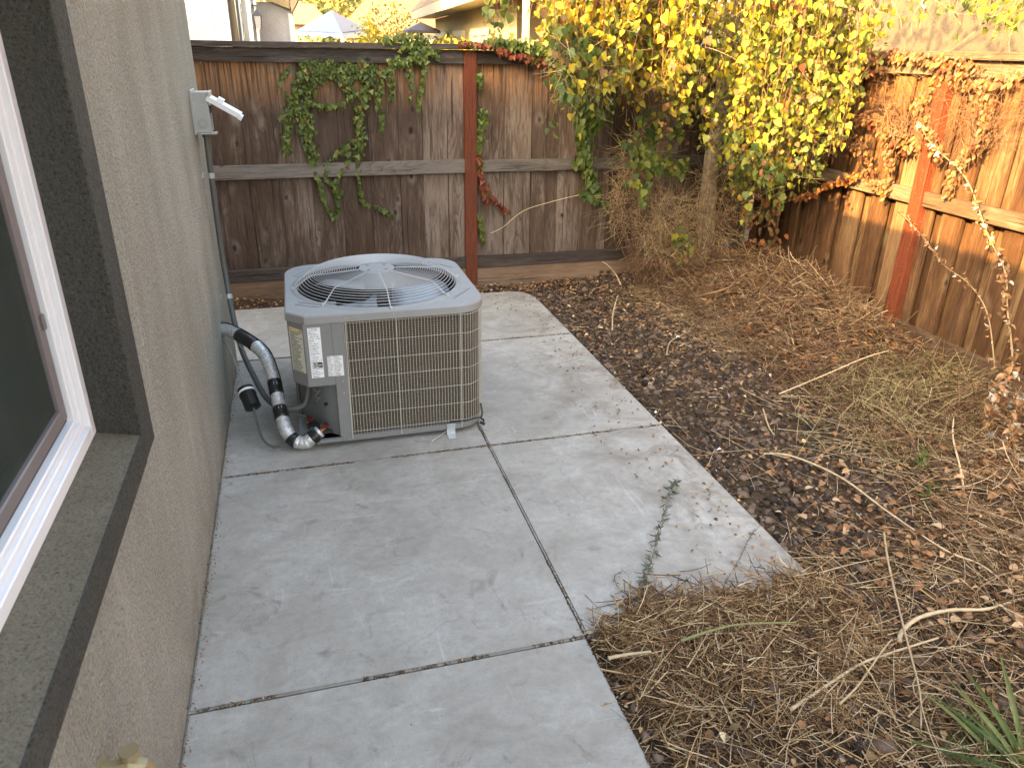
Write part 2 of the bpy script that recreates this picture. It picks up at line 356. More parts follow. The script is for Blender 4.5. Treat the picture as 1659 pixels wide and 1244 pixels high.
def m_screen():
    b = NB('insect screen'); b.fin((.07, .09, .078), .9, spec=.1)
    tr = b.n('BsdfTransparent'); mx = b.n('MixShader'); mx.inputs[0].default_value = .34
    b.t.links.new(tr.outputs[0], mx.inputs[1]); b.t.links.new(b.b.outputs[0], mx.inputs[2]); b.t.links.new(mx.outputs[0], b.out.inputs[0]); return b.m
M_SCREEN = m_screen()
# ------------------------------------------------------------------ mesh helpers
ORG = {}
def newmesh(name, V, F, mats, mi=None, rnd=None, smooth=False, uv=None):
    me = bpy.data.meshes.new(name)
    V = np.asarray(V, np.float32).reshape(-1, 3)
    if isinstance(F, np.ndarray):
        n, k = F.shape
        me.vertices.add(len(V)); me.vertices.foreach_set('co', V.ravel())
        me.loops.add(n*k); me.loops.foreach_set('vertex_index', F.astype(np.int32).ravel())
        me.polygons.add(n); me.polygons.foreach_set('loop_start', np.arange(0, n*k, k, dtype=np.int32))
        try: me.polygons.foreach_set('loop_total', np.full(n, k, np.int32))
        except Exception: pass
        me.update(calc_edges=True)
    else:
        me.from_pydata([tuple(map(float, v)) for v in V], [], F); me.update()
    for m in (mats if isinstance(mats, (list, tuple)) else [mats]): me.materials.append(m)
    if mi is not None: me.polygons.foreach_set('material_index', np.asarray(mi, np.int32))
    if rnd is not None:
        a = me.attributes.new('rnd', 'FLOAT', 'FACE'); a.data.foreach_set('value', np.asarray(rnd, np.float32))
    if smooth: me.polygons.foreach_set('use_smooth', np.ones(len(me.polygons), bool))
    if uv is not None:
        l = me.uv_layers.new(name='UVMap'); l.data.foreach_set('uv', np.asarray(uv, np.float32).ravel())
    return me
def link(name, me, parent=None, loc=None):
    o = bpy.data.objects.new(name, me); COL.objects.link(o)
    if parent is not None: o.parent = parent
    if loc is not None: o.location = loc
    return o
def thing(name, label, cat, loc=(0, 0, 0), group=None):
    o = bpy.data.objects.new(name, None); COL.objects.link(o); o.location = loc; o.empty_display_size = .1
    o['label'] = label; o['category'] = cat
    if group: o['group'] = group
    ORG[o.name] = np.array(loc, float); return o
def tag(o, label, cat, group=None):
    o['label'] = label; o['category'] = cat
    if group: o['group'] = group
    return o
def org(parent): return ORG.get(parent.name, np.zeros(3)) if parent else np.zeros(3)
def add(name, V, F, mats, parent=None, origin=None, **kw):
    """mesh given in world metres; becomes a part of parent or a top-level object with its origin at `origin`"""
    o0 = org(parent) if parent else np.array(origin if origin is not None else (0, 0, 0), float)
    me = newmesh(name, np.asarray(V, float).reshape(-1, 3)-o0, F, mats, **kw)
    o = link(name, me, parent, None if parent else o0)
    ORG[o.name] = o0
    return o
class MB:
    def __init__(s): s.v = []; s.f = []
    def raw(s, V, F):
        k = len(s.v); s.v += [tuple(v) for v in V]; s.f += [tuple(i+k for i in f) for f in F]
    def box(s, x0, x1, y0, y1, z0, z1, bev=0):
        if bev <= 0:
            V = [(x, y, z) for x in (x0, x1) for y in (y0, y1) for z in (z0, z1)]
            s.raw(V, [(0, 1, 3, 2), (4, 6, 7, 5), (0, 4, 5, 1), (2, 3, 7, 6), (0, 2, 6, 4), (1, 5, 7, 3)]); return
        import bmesh
        bm = bmesh.new(); bmesh.ops.create_cube(bm, size=1)
        for v in bm.verts:
            v.co = ((x0+x1)/2+v.co.x*(x1-x0), (y0+y1)/2+v.co.y*(y1-y0), (z0+z1)/2+v.co.z*(z1-z0))
        bmesh.ops.bevel(bm, geom=list(bm.edges), offset=bev, segments=1, affect='EDGES')
        bm.verts.index_update(); s.raw([tuple(v.co) for v in bm.verts], [[v.index for v in f.verts] for f in bm.faces]); bm.free()
    def prism(s, poly, z0, z1, cap=True):
        n = len(poly); V = [(x, y, z0) for x, y in poly]+[(x, y, z1) for x, y in poly]
        F = [(i, (i+1) % n, n+(i+1) % n, n+i) for i in range(n)]
        if cap: F += [tuple(range(n-1, -1, -1)), tuple(range(n, 2*n))]
        s.raw(V, F)
    def tube(s, pts, r, k=8, closed=False, caps=True):
        V, F = tube(pts, r, k, closed, caps); s.raw(V, F)
    def build(s, name, mat, parent=None, origin=None, **kw):
        return add(name, s.v, s.f, mat, parent, origin, **kw)
def smoothpath(P, n=6):
    P = np.asarray(P, float); out = []
    for i in range(len(P)-1):
        p0 = P[max(i-1, 0)]; p1 = P[i]; p2 = P[i+1]; p3 = P[min(i+2, len(P)-1)]
        for t in np.linspace(0, 1, n, endpoint=False):
            out.append(.5*((2*p1)+(-p0+p2)*t+(2*p0-5*p1+4*p2-p3)*t*t+(-p0+3*p1-3*p2+p3)*t**3))
    out.append(P[-1]); return np.array(out)
def tube(P, r, k=8, closed=False, caps=True):
    P = np.asarray(P, float); n = len(P); r = np.broadcast_to(np.asarray(r, float), (n,))
    T = np.gradient(P, axis=0) if not closed else np.roll(P, -1, 0)-np.roll(P, 1, 0)
    T /= np.linalg.norm(T, axis=1)[:, None]+1e-12
    a = np.array([0, 0, 1.]) if abs(T[0][2]) < .9 else np.array([1., 0, 0])
    V = []; N = None
    for i in range(n):
        N = (a if N is None else N); N = N-T[i]*(N@T[i]); N /= np.linalg.norm(N)+1e-12; B = np.cross(T[i], N)
        for j in range(k):
            t = 2*PI*j/k; V.append(P[i]+r[i]*(math.cos(t)*N+math.sin(t)*B))
    F = [(i*k+j, i*k+(j+1) % k, ((i+1) % n)*k+(j+1) % k, ((i+1) % n)*k+j) for i in range(n if closed else n-1) for j in range(k)]
    if caps and not closed: F += [tuple(range(k-1, -1, -1)), tuple((n-1)*k+j for j in range(k))]
    return V, F
def strands(P, r, rnd=None, k=3):
    """P (N,S,3) many thin stems at once, r (N,) or (N,S)"""
    P = np.asarray(P, float); N, S, _ = P.shape; r = np.asarray(r, float)
    if r.ndim == 1: r = r[:, None]*np.linspace(1, .45, S)[None]
    T = np.gradient(P, axis=1); T /= np.linalg.norm(T, axis=2, keepdims=True)+1e-9
    ref = np.where(np.abs(T[..., 2:3]) < .8, np.array([0, 0, 1.]), np.array([1., 0, 0]))
    A = np.cross(T, ref); A /= np.linalg.norm(A, axis=2, keepdims=True)+1e-9; B = np.cross(T, A)
    ang = 2*PI*np.arange(k)/k
    V = P[:, :, None]+r[:, :, None, None]*(np.cos(ang)[None, None, :, None]*A[:, :, None]+np.sin(ang)[None, None, :, None]*B[:, :, None])
    base = (np.arange(N)*S*k)[:, None, None]; s = (np.arange(S-1)*k)[None, :, None]; j = np.arange(k)[None, None]; j2 = (j+1) % k
    F = np.stack([base+s+j, base+s+j2, base+s+k+j2, base+s+k+j], -1).reshape(-1, 4)
    rn = np.repeat(rng.random(N) if rnd is None else rnd, (S-1)*k)
    return V.reshape(-1, 3), F, rn
# heart-shaped birch leaf, ivy leaf, long leaf : half outlines (across, along); tip hangs at along=1
LEAF = {
 'heart': [(0, 0), (.30, -.06), (.47, .18), (.40, .50), (.16, .82), (0, 1.05)],
 'ivy':   [(0, 0), (.34, -.10), (.50, .22), (.30, .42), (.18, .72), (0, 1.0)],
 'curl':  [(0, 0), (.20, .05), (.34, .30), (.30, .60), (.12, .85), (0, 1.0)],
 'blade': [(0, 0), (.022, .08), (.030, .3), (.026, .6), (.014, .85), (0, 1.0)],
 'long':  [(0, 0), (.06, .08), (.12, .3), (.11, .6), (.06, .85), (0, 1.0)],
}
def leaf_template(kind, fold=.16, droop=.18):
    h = LEAF[kind]; V = []
    for x, y in h: V.append((x, y, fold*x*1.2-droop*y*y))
    for x, y in h[1:-1]: V.append((-x, y, fold*x*1.2-droop*y*y))
    V.append((0, .45, -droop*.2))                      # a point on the midrib
    m = len(V)-1
    rt = [0, 1, 2, 3, 4, 5]; lf = [0, 6, 7, 8, 9, 5]
    F = [(m, rt[i], rt[i+1]) for i in range(5)]+[(m, lf[i+1], lf[i]) for i in range(5)]
    return np.array(V), np.array(F)
def leaves(P, D, Nn, S, kind='heart', fold=.16, droop=.18):
    """P position, D tip direction, Nn facing normal, S size"""
    P = np.asarray(P, float); D = np.asarray(D, float); Nn = np.asarray(Nn, float); S = np.asarray(S, float)
    TV, TF = leaf_template(kind, fold, droop)
    D = D/np.linalg.norm(D, axis=1, keepdims=True); A = np.cross(D, Nn); A /= np.linalg.norm(A, axis=1, keepdims=True)+1e-9; C = np.cross(A, D)
    V = P[:, None]+S[:, None, None]*(TV[None, :, 0:1]*A[:, None]+TV[None, :, 1:2]*D[:, None]+TV[None, :, 2:3]*C[:, None])
    F = (TF[None]+(np.arange(len(P))*len(TV))[:, None, None]).reshape(-1, 3)
    return V.reshape(-1, 3), F, len(TF)
_leafmesh = {}
def foliage(parent, P, D, Nn, S, mats, mi, kind='heart', singles=300, name='leaf', massname='leaf_mass', fold=.16, droop=.18):
    """the `singles` largest leaves (as the photo shows them) become objects, the rest one mesh"""
    P = np.asarray(P, float); D = np.asarray(D, float); Nn = np.asarray(Nn, float); S = np.asarray(S, float); mi = np.asarray(mi)
    D = D/(np.linalg.norm(D, axis=1, keepdims=True)+1e-9)
    dist = np.linalg.norm(P-CO, axis=1); d = P-CO; fw = d@CF
    px = 829.5+FPX*(d@CR)/fw; py = 622-FPX*(d@CU)/fw
    vis = (px > 0) & (px < 1659) & (py > -5) & (py < 1244) & (fw > 0)
    order = np.argsort(-(S/dist)*vis)
    if len(order) > singles:
        top = order[:singles*3]; sel = rng.choice(top, min(singles, len(top)), replace=False) if singles else np.array([], int)
    else: sel = order
    mask = np.zeros(len(P), bool); mask[sel] = True
    o0 = org(parent)
    for i in sel:
        key = (kind, mats[mi[i]].name, fold, droop)
        if key not in _leafmesh:
            TV, TF = leaf_template(kind, fold, droop); _leafmesh[key] = newmesh(name, TV, TF, mats[mi[i]])
        A = np.cross(D[i], Nn[i]); A /= np.linalg.norm(A)+1e-9; C = np.cross(A, D[i])
        o = bpy.data.objects.new(name, _leafmesh[key]); COL.objects.link(o); o.parent = parent
        m = Matrix(((A[0]*S[i], D[i][0]*S[i], C[0]*S[i], P[i][0]-o0[0]), (A[1]*S[i], D[i][1]*S[i], C[1]*S[i], P[i][1]-o0[1]), (A[2]*S[i], D[i][2]*S[i], C[2]*S[i], P[i][2]-o0[2]), (0, 0, 0, 1)))
        o.matrix_local = m
    r = ~mask
    if r.sum():
        V, F, k = leaves(P[r], D[r], Nn[r], S[r], kind, fold, droop)
        n = int(r.sum())
        o = add(massname, V, F, mats, parent, mi=np.repeat(mi[r], k), rnd=np.repeat(rng.random(n), k))
        o['kind'] = 'stuff'
def vnoise(x, y, s=1, seed=0):
    x = np.asarray(x, float)*s; y = np.asarray(y, float)*s; xi = np.floor(x).astype(int); yi = np.floor(y).astype(int); fx = x-xi; fy = y-yi
    fx = fx*fx*(3-2*fx); fy = fy*fy*(3-2*fy)
    def h(a, b):
        n = (a*374761393+b*668265263+seed*974711) & 0x7fffffff; n = ((n ^ (n >> 13))*1274126177) & 0x7fffffff
        return ((n ^ (n >> 16)) & 0xffff)/65535.
    return (h(xi, yi)*(1-fx)+h(xi+1, yi)*fx)*(1-fy)+(h(xi, yi+1)*(1-fx)+h(xi+1, yi+1)*fx)*fy
def G(x, y):
    """height of the soil"""
    x = np.asarray(x, float); y = np.asarray(y, float)
    near = (np.abs(x-1.5) < 4.5) & (np.abs(y-2) < 5)
    z = -.03+.035*(vnoise(x, y, 2.2, 1)-.5)+.03*(vnoise(x, y, 7, 2)-.5)
    z = z+.16*np.exp(-((x-3.75)**2/.22+(y-5.0)**2/.45))+.13*np.exp(-((x-4.0)**2/.16+(y-4.5)**2/.35))*(1+.6*(vnoise(x, y, 5, 5)-.5))
    z = z+.06*np.clip((x-2.9)/1.3, 0, 1)+.035*np.clip((2.1-y)/1.2, 0, 1)*np.clip((x-1.3)/.4, 0, 1)
    z = z*near-.05*(~near)
    pat = ((x < 2.17) & (y > 1.87) & (y < 5.64)) | ((x < 1.22) & (y < 5.64) & (y > -3))
    return np.where(pat & (x > -2.5), -.13, z)

# ------------------------------------------------------------------ ground
xs = np.concatenate([[-300, -150, -70, -35, -18, -9, -5], np.arange(-3, 5.2, .035), [6, 9, 15, 30, 60, 150, 300]])
ys = np.concatenate([[-300, -120, -50, -20, -8], np.arange(-2, 6.3, .035), [7, 9, 13, 20, 35, 60, 120, 300, 500]])
XX, YY = np.meshgrid(xs, ys, indexing='ij'); ZZ = G(XX, YY)
nx, ny = XX.shape; idx = np.arange(nx*ny).reshape(nx, ny)
F = np.stack([idx[:-1, :-1], idx[1:, :-1], idx[1:, 1:], idx[:-1, 1:]], -1).reshape(-1, 4)
g = add('ground', np.stack([XX, YY, ZZ], -1).reshape(-1, 3), F, M_GROUND, smooth=True); g['kind'] = 'structure'

# ------------------------------------------------------------------ patio: slabs with real open joints
pat = bpy.data.objects.new('patio', None); COL.objects.link(pat); pat['kind'] = 'structure'; ORG['patio'] = np.zeros(3)
import bmesh
J = [-1.2, .45, 1.829, 3.205, 4.630, 5.68]
def slab(poly):
    bm = bmesh.new(); vs = [bm.verts.new((x, y, -.1)) for x, y in poly]
    f = bm.faces.new(vs); r = bmesh.ops.extrude_face_region(bm, geom=[f])
    top = [v for v in r['geom'] if isinstance(v, bmesh.types.BMVert)]
    for v in top: v.co.z = 0.0
    bmesh.ops.recalc_face_normals(bm, faces=bm.faces)
    ed = [e for e in bm.edges if e.verts[0].co.z > -.01 and e.verts[1].co.z > -.01]
    bmesh.ops.bevel(bm, geom=ed, offset=.007, segments=2, affect='EDGES')
    me = bpy.data.meshes.new('concrete_slab'); bm.to_mesh(me); bm.free(); me.materials.append(M_CONC)
    o = link('concrete_slab', me, pat); return o
a_, w_, e = 1.267, 2.217, .0027
for i in range(5):
    y0, y1 = J[i]+e, J[i+1]-e
    slab([(.002 if y0 < 4.6 else -1.6, y0), (a_-e, y0), (a_-e, y1), (.002 if y0 < 4.6 else -1.6, y1)])
for i in range(2, 5):
    y0, y1 = J[i]+e, J[i+1]-e
    if i < 4: slab([(a_+e, y0), (w_, y0), (w_, y1), (a_+e, y1)])
    else: slab([(a_+e, y0), (w_, y0), (w_+.0, y1-.18), (w_-.05, y1-.06), (w_-.16, y1+.0), (a_+e, y1)])
# dirt packed in the joints
V = []; n = 2600
sel = rng.integers(0, 4, n); t = rng.random(n)
jx = np.where(sel < 3, t*2.2, a_+rng.normal(0, .003, n)); jy = np.where(sel < 3, np.array([1.829, 3.205, 4.63, 0])[sel]+rng.normal(0, .003, n), -.5+t*6.1)
ok = ~((sel == 0) & (jx > 2.2)) & (vnoise(jx, jy, 6, 9) > .3)
jx, jy = jx[ok], jy[ok]; n = len(jx); az = rng.random(n)*2*PI; L = .004+.010*rng.random(n)
P = np.stack([jx, jy, -.004+.006*rng.random(n)], -1); D = np.stack([np.cos(az), np.sin(az), rng.normal(0, .3, n)], -1)
V, F, rn = strands(np.stack([P, P+D*L[:, None]], 1), .0012+.002*rng.random(n))
o = add('joint_debris', V, F, M_BRUSH, rnd=rn); o['kind'] = 'stuff'

# ------------------------------------------------------------------ our house
YE = 4.66
house = thing('house', 'tan stucco house wall with a white window, along the left of the patio', 'house', (0, 2, 0))
m = MB(); T = .16; y0w, y1w, z0w, z1w = .25, 1.875, .93, 2.12; YS = -6
ya, yb, za, zb = y0w-.008, y1w+.008, z0w-.05, z1w+.008
for xx in (0, -T):
    V = [(xx, y_, z_) for y_, z_ in ((YS, -.12), (YE, -.12), (YE, 2.66), (YS, 2.66), (ya, za), (yb, za), (yb, zb), (ya, zb))]
    F = [(0, 1, 5, 4), (1, 2, 6, 5), (2, 3, 7, 6), (3, 0, 4, 7)]; m.raw(V, F if xx == 0 else [f[::-1] for f in F])
m.raw([(0, ya, za), (0, yb, za), (0, yb, zb), (0, ya, zb), (-T, ya, za), (-T, yb, za), (-T, yb, zb), (-T, ya, zb)], [(0, 1, 5, 4), (1, 2, 6, 5), (2, 3, 7, 6), (3, 0, 4, 7)])
m.raw([(0, YE, -.12), (0, YE, 2.66), (-T, YE, 2.66), (-T, YE, -.12)], [(0, 1, 2, 3)])
m.box(-8, -T-.001, YE-.16, YE-.001, -.12, 2.66)
m.build('wall', M_STUCCO, house)
m = MB(); t = .028; wd = .13; bt = .095
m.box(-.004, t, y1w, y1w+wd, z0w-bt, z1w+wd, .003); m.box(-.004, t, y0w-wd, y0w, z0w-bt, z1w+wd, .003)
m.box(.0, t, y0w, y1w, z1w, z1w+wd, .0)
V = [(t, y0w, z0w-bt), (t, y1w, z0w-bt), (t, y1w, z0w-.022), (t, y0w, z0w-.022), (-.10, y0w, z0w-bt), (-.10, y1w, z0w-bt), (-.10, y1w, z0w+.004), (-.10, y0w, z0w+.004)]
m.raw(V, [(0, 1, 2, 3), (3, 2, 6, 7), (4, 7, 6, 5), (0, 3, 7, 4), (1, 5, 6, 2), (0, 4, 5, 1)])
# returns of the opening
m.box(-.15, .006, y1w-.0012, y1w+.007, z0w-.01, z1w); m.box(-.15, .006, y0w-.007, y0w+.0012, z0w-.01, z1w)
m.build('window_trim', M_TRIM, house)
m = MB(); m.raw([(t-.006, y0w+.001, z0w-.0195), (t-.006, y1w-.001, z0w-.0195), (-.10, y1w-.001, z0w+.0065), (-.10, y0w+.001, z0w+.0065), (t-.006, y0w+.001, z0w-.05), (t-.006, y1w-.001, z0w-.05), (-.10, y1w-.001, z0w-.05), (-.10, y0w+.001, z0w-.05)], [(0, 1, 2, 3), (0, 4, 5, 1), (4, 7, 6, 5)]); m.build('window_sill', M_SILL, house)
win = MB()
def frame(mb, x0, x1, ya, yb, za, zb, wd_):
    mb.box(x0, x1, ya, ya+wd_, za, zb, .003); mb.box(x0, x1, yb-wd_, yb, za, zb, .003)
    mb.box(x0, x1, ya+wd_, yb-wd_, za, za+wd_, .003); mb.box(x0, x1, ya+wd_, yb-wd_, zb-wd_, zb, .003)
ya, yb, za, zb = y0w+.001, y1w-.001, z0w+.002, z1w-.002
frame(win, -.13, -.072, ya, yb, za, zb, .034); frame(win, -.13, -.084, ya+.034, yb-.034, za+.034, zb-.034, .018); frame(win, -.13, -.092, ya+.052, yb-.052, za+.052, zb-.052, .016)
wo = win.build('window', M_WHITE, house)
s = MB(); q = .0685; frame(s, -.128, -.108, ya+q, yb-q, za+q, zb-q, .016); s.build('gasket', M_GASK, wo)
s = MB(); q = .0845; frame(s, -.126, -.100, ya+q, yb-q, za+q, zb-q, .034)
s.box(-.100, -.093, yb-q-.02, yb-q-.006, 1.24, 1.275, .002); s.build('sash', M_SASH, wo)
s = MB(); q = .1185; s.box(-.118, -.113, ya+q, yb-q, za+q, zb-q); s.build('pane', M_GLASS, wo)
s = MB(); s.box(-.1115, -.1105, ya+q, yb-q, za+q, zb-q); s.build('insect_screen', M_SCREEN, wo)
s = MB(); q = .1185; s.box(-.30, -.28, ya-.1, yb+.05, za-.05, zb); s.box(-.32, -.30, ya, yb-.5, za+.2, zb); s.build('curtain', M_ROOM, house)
# roof with overhang; gable end over the far wall
EX, EZ = .42, 2.64; rx = -4.2; rz = EZ+(EX-rx)*.36
m = MB()
V = []; F = []
for (x, z) in ((EX, EZ), (EX, EZ+.14), (rx, rz+.14), (-9, EZ+.14+.1), (-9, EZ), (rx, rz)): V += [(x, YS, z), (x, YE+.35, z)]
F = [(0, 1, 3, 2), (2, 3, 5, 4), (4, 5, 7, 6), (6, 7, 9, 8), (8, 9, 11, 10), (10, 11, 1, 0), (0, 2, 4, 10), (4, 6, 8, 10), (1, 11, 5, 3), (5, 11, 9, 7)]
m.raw(V, F); m.build('roof', M_ROOF3, house)
m = MB(); m.raw([(-8, YE-.1, 2.66), (0, YE-.1, 2.66), (rx, YE-.1, rz-.02), (-8, YE, 2.66), (0, YE, 2.66), (rx, YE, rz-.02)], [(0, 1, 2), (3, 5, 4), (0, 3, 4, 1), (1, 4, 5, 2), (2, 5, 3, 0)]); m.build('gable', M_STUCCO, house)
m = MB(); m.box(.0, EX, YS, YE+.3, 2.64-.02, 2.638); m.build('soffit', M_WTRIM, house)

# ------------------------------------------------------------------ fences
FY = 5.94; FX = 4.324
back = thing('wooden_fence', 'weathered brown board fence across the back, with one red post', 'fence', (1.8, FY, 0))
def board_mesh(L0, L1, z0, z1, p0, th, axis, bow=0.0, cuts=4):
    """a plank standing up; p0 = face position, th = depth; slightly cupped and uneven"""
    V = []; zs = np.linspace(z0, z1, cuts+1); ph = R_.random()*6
    for z in zs:
        j = .0016*math.sin(z*3+ph); c = bow
        ring = [(L0+j, p0), ((L0+L1)/2+j, p0-c), (L1+j, p0), (L1+j, p0+th), (L0+j, p0+th)]
        for a, b in ring: V.append((a, b, z) if axis == 'x' else (b, a, z))
    F = []
    for i in range(cuts):
        for j in range(5): F.append((i*5+j, i*5+(j+1) % 5, (i+1)*5+(j+1) % 5, (i+1)*5+j))
    F += [(4, 3, 2, 1, 0), tuple(cuts*5+j for j in range(5))]
    return V, F
x = -2.2; k = 0
bedges = [un(px, 330, 'y', FY+.06)[0] for px in (357, 408, 456, 508, 556, 603, 650, 688, 727)]
edges = []; xx = bedges[0]
while xx > -2.2: xx -= R_.uniform(.17, .24); edges.insert(0, xx)
edges += bedges; xx = edges[-1]
tail = [un(px, 370, 'y', FY+.06)[0] for px in (762, 816, 858, 881, 900, 940, 968, 982, 1022)]
edges += tail; xx = edges[-1]
while xx < FX-.02: xx += R_.uniform(.15, .22); edges.append(xx)
for i in range(len(edges)-1):
    d = R_.choice([0, .004, .010])+(.012 if edges[i+1]-edges[i] < .12 else 0)
    V, F = board_mesh(edges[i]+.002, min(edges[i+1]-.002, FX+.10), .10, 1.70, FY+.060+d, .018, 'x', R_.uniform(0, .004))
    add('board', V, F, M_BOARD, back)
    V, F = board_mesh(edges[i+1]-.03, edges[i+1]+.03, .10, 1.68, FY+.092, .012, 'x'); add('batten', V, F, M_BOARD, back)
def xrail(name, x0, x1, y0, y1, z0, z1, mat, sag=0):
    n = 12; V = []; F = []
    for i in range(n+1):
        x = x0+(x1-x0)*i/n; dz = -sag*math.sin(PI*i/n)+R_.uniform(-.0012, .0012); b = .003
        for (y, z) in ((y0+b, z0), (y0, z0+b), (y0, z1-b), (y0+b, z1), (y1, z1), (y1, z0)): V.append((x, y, z+dz))
    for i in range(n):
        for j in range(6): F.append((i*6+j, i*6+(j+1) % 6, (i+1)*6+(j+1) % 6, (i+1)*6+j))
    F += [tuple(range(5, -1, -1)), tuple(n*6+j for j in range(6))]
    return add(name, V, F, mat, back)
PX0, PX1 = 1.755, 1.848
for (x0, x1) in ((-2.2, PX0-.002), (PX1+.002, FX+.06)):
    xrail('rail', x0, x1, FY+.020, FY+.058, 1.692, 1.787, M_RAILX)
    xrail('rail', x0+.0, x1, FY+.020, FY+.058, .903 if x0 < 0 else .905, 1.003 if x0 < 0 else .995, M_RAILX, .006)
    xrail('rail', x0, x1, FY+.020, FY+.058, .128, .222, M_RAILX, .004)
    xrail('kick_board', x0, x1, FY+.026, FY+.060, -.06, .125, M_KICK)
xrail('cap_board', -2.2, 1.832, FY-.018, FY+.12, 1.790, 1.828, M_RAILX, .002)
xrail('cap_board', 1.835, FX+.13, FY-.016, FY+.12, 1.790, 1.827, M_RAILX, .002)
m = MB(); m.box(PX0, PX1, FY, FY+.09, -.2, 1.787, .003); m.build('post', M_POST, back)
m = MB(); m.box(-.62, -.53, FY, FY+.09, -.2, 1.787, .003); m.build('post', M_POST, back)

right = thing('wooden_fence', 'sunlit brown board fence down the right side of the yard', 'fence', (FX, 3, 0))
y = FY+.02; k = 0
while y > -1.8:
    wv = R_.uniform(.13, .165) if k % 2 == 0 else R_.uniform(.065, .095)
    if k % 2 == 0: p0, ya_, yb_ = FX+.058, y-wv, y
    else: p0, ya_, yb_ = FX+.108, y-wv-.048, y+.048
    V, F = board_mesh(ya_, yb_, .12, 1.70, p0, .022, 'y', R_.uniform(0, .003)); add('board', V, F, M_BOARDR, right)
    y -= wv; k += 1
def yrail(name, y0, y1, x0, x1, z0, z1, mat, tilt=0.0):
    n = 12; V = []; F = []
    for i in range(n+1):
        yv = y0+(y1-y0)*i/n; dz = R_.uniform(-.0012, .0012)+tilt*(yv-y0); b = .003
        for (x, z) in ((x0+b, z0), (x0, z0+b), (x0, z1-b), (x0+b, z1), (x1, z1), (x1, z0)): V.append((x, yv, z+dz))
    for i in range(n):
        for j in range(6): F.append((i*6+j, (i+1)*6+j, (i+1)*6+(j+1) % 6, i*6+(j+1) % 6))
    F += [tuple(range(6)), tuple(n*6+j for j in range(5, -1, -1))]
    return add(name, V, F, mat, right)
PY0, PY1 = 4.005, 4.10
for (p, q_) in ((PY1+.002, FY+.018), (1.46, PY0-.002), (-1.8, 1.36)):
    yrail('rail', p, q_, FX+.018, FX+.056, 1.694, 1.787, M_RAILY)
    yrail('rail', p, q_, FX+.014, FX+.056, .915, 1.008, M_RAILY)
    yrail('rail', p, q_, FX+.014, FX+.056, .052, .143, M_RAILY)
    yrail('kick_board', p, q_, FX+.024, FX+.056, -.15, .048, M_RAILY)
yrail('cap_board', -1.8, 4.045, FX-.03, FX+.11, 1.790, 1.830, M_RAILY); yrail('cap_board', 4.048, FY-.02, FX-.03, FX+.11, 1.790, 1.829, M_RAILY)
for a in ((PY0, PY1), (1.365, 1.455)):
    m = MB(); m.box(FX-.005, FX+.085, a[0], a[1], -.2, 1.787, .003); m.build('post', M_POST, right)

# ------------------------------------------------------------------ air conditioner
AX0, AX1, AY0, AY1, AH = .355, 1.305, 3.365, 4.265, .690
ac = thing('air_conditioner', 'grey outdoor air conditioner unit with a domed wire fan guard, standing on the concrete', 'air conditioner', (.83, 3.8, 0))
def outline(g, r=.155, ch=.085, n=7):
    """plan of the cabinet, shrunk by g: three round corners and a chamfer at the front left; counter-clockwise"""
    x0, x1, y0, y1 = AX0+g, AX1-g, AY0+g, AY1-g; P = []
    P.append((x0+ch-g*.4, y0))
    for (cx, cy, a0) in ((x1-r, y0+r, -90), (x1-r, y1-r, 0), (x0+r, y1-r, 90)):
        for i in range(n+1):
            a = math.radians(a0+90*i/n); P.append((cx+r*math.cos(a), cy+r*math.sin(a)))
    P.append((x0, y0+ch-g*.4)); return P
def resample(poly, n):
    P = np.array(poly+[poly[0]]); L = np.concatenate([[0], np.cumsum(np.linalg.norm(np.diff(P, axis=0), axis=1))])
    t = np.linspace(0, L[-1], n, endpoint=False); return np.stack([np.interp(t, L, P[:, 0]), np.interp(t, L, P[:, 1])], 1)
def rayhit(poly, c, a):
    d = (math.cos(a), math.sin(a)); best = 9
    for i in range(len(poly)):
        p, q = poly[i], poly[(i+1) % len(poly)]
        ex, ey = q[0]-p[0], q[1]-p[1]; den = d[0]*ey-d[1]*ex
        if abs(den) < 1e-9: continue
        t = ((p[0]-c[0])*ey-(p[1]-c[1])*ex)/den; u = ((p[0]-c[0])*d[1]-(p[1]-c[1])*d[0])/den
        if t > 0 and -1e-6 <= u <= 1+1e-6: best = min(best, t)
    return (c[0]+d[0]*best, c[1]+d[1]*best)
FC = (.822, 3.812); FR = .405
ol0 = outline(0); ol1 = outline(.006)
# angles include every outline vertex so that the corners stay crisp
angs = sorted(set([round(math.atan2(y-FC[1], x-FC[0]), 5) for x, y in ol1]+[round(-PI+2*PI*i/96, 5) for i in range(96)]))
na = len(angs); rings = []
rings.append([(*rayhit(ol0, FC, a), AH-.040) for a in angs])
rings.append([(*rayhit(ol0, FC, a), AH-.006) for a in angs])
rings.append([(*rayhit(ol1, FC, a), AH) for a in angs])
for rr, zz in ((FR+.03, AH+.000), (FR+.014, AH+.007), (FR+.002, AH+.007), (FR-.004, AH-.012)):
    rings.append([(FC[0]+rr*math.cos(a), FC[1]+rr*math.sin(a), zz) for a in angs])
V = [p for r in rings for p in r]
F = [(i*na+j, i*na+(j+1) % na, (i+1)*na+(j+1) % na, (i+1)*na+j) for i in range(len(rings)-1) for j in range(na)]
lid = add('lid', V, F, M_ACL, ac)
m = MB(); m.tube([(FC[0], FC[1], AH-.012), (FC[0], FC[1], AH-.16)], FR-.003, 64, caps=False); m.build('fan_shroud', M_DARK, ac)
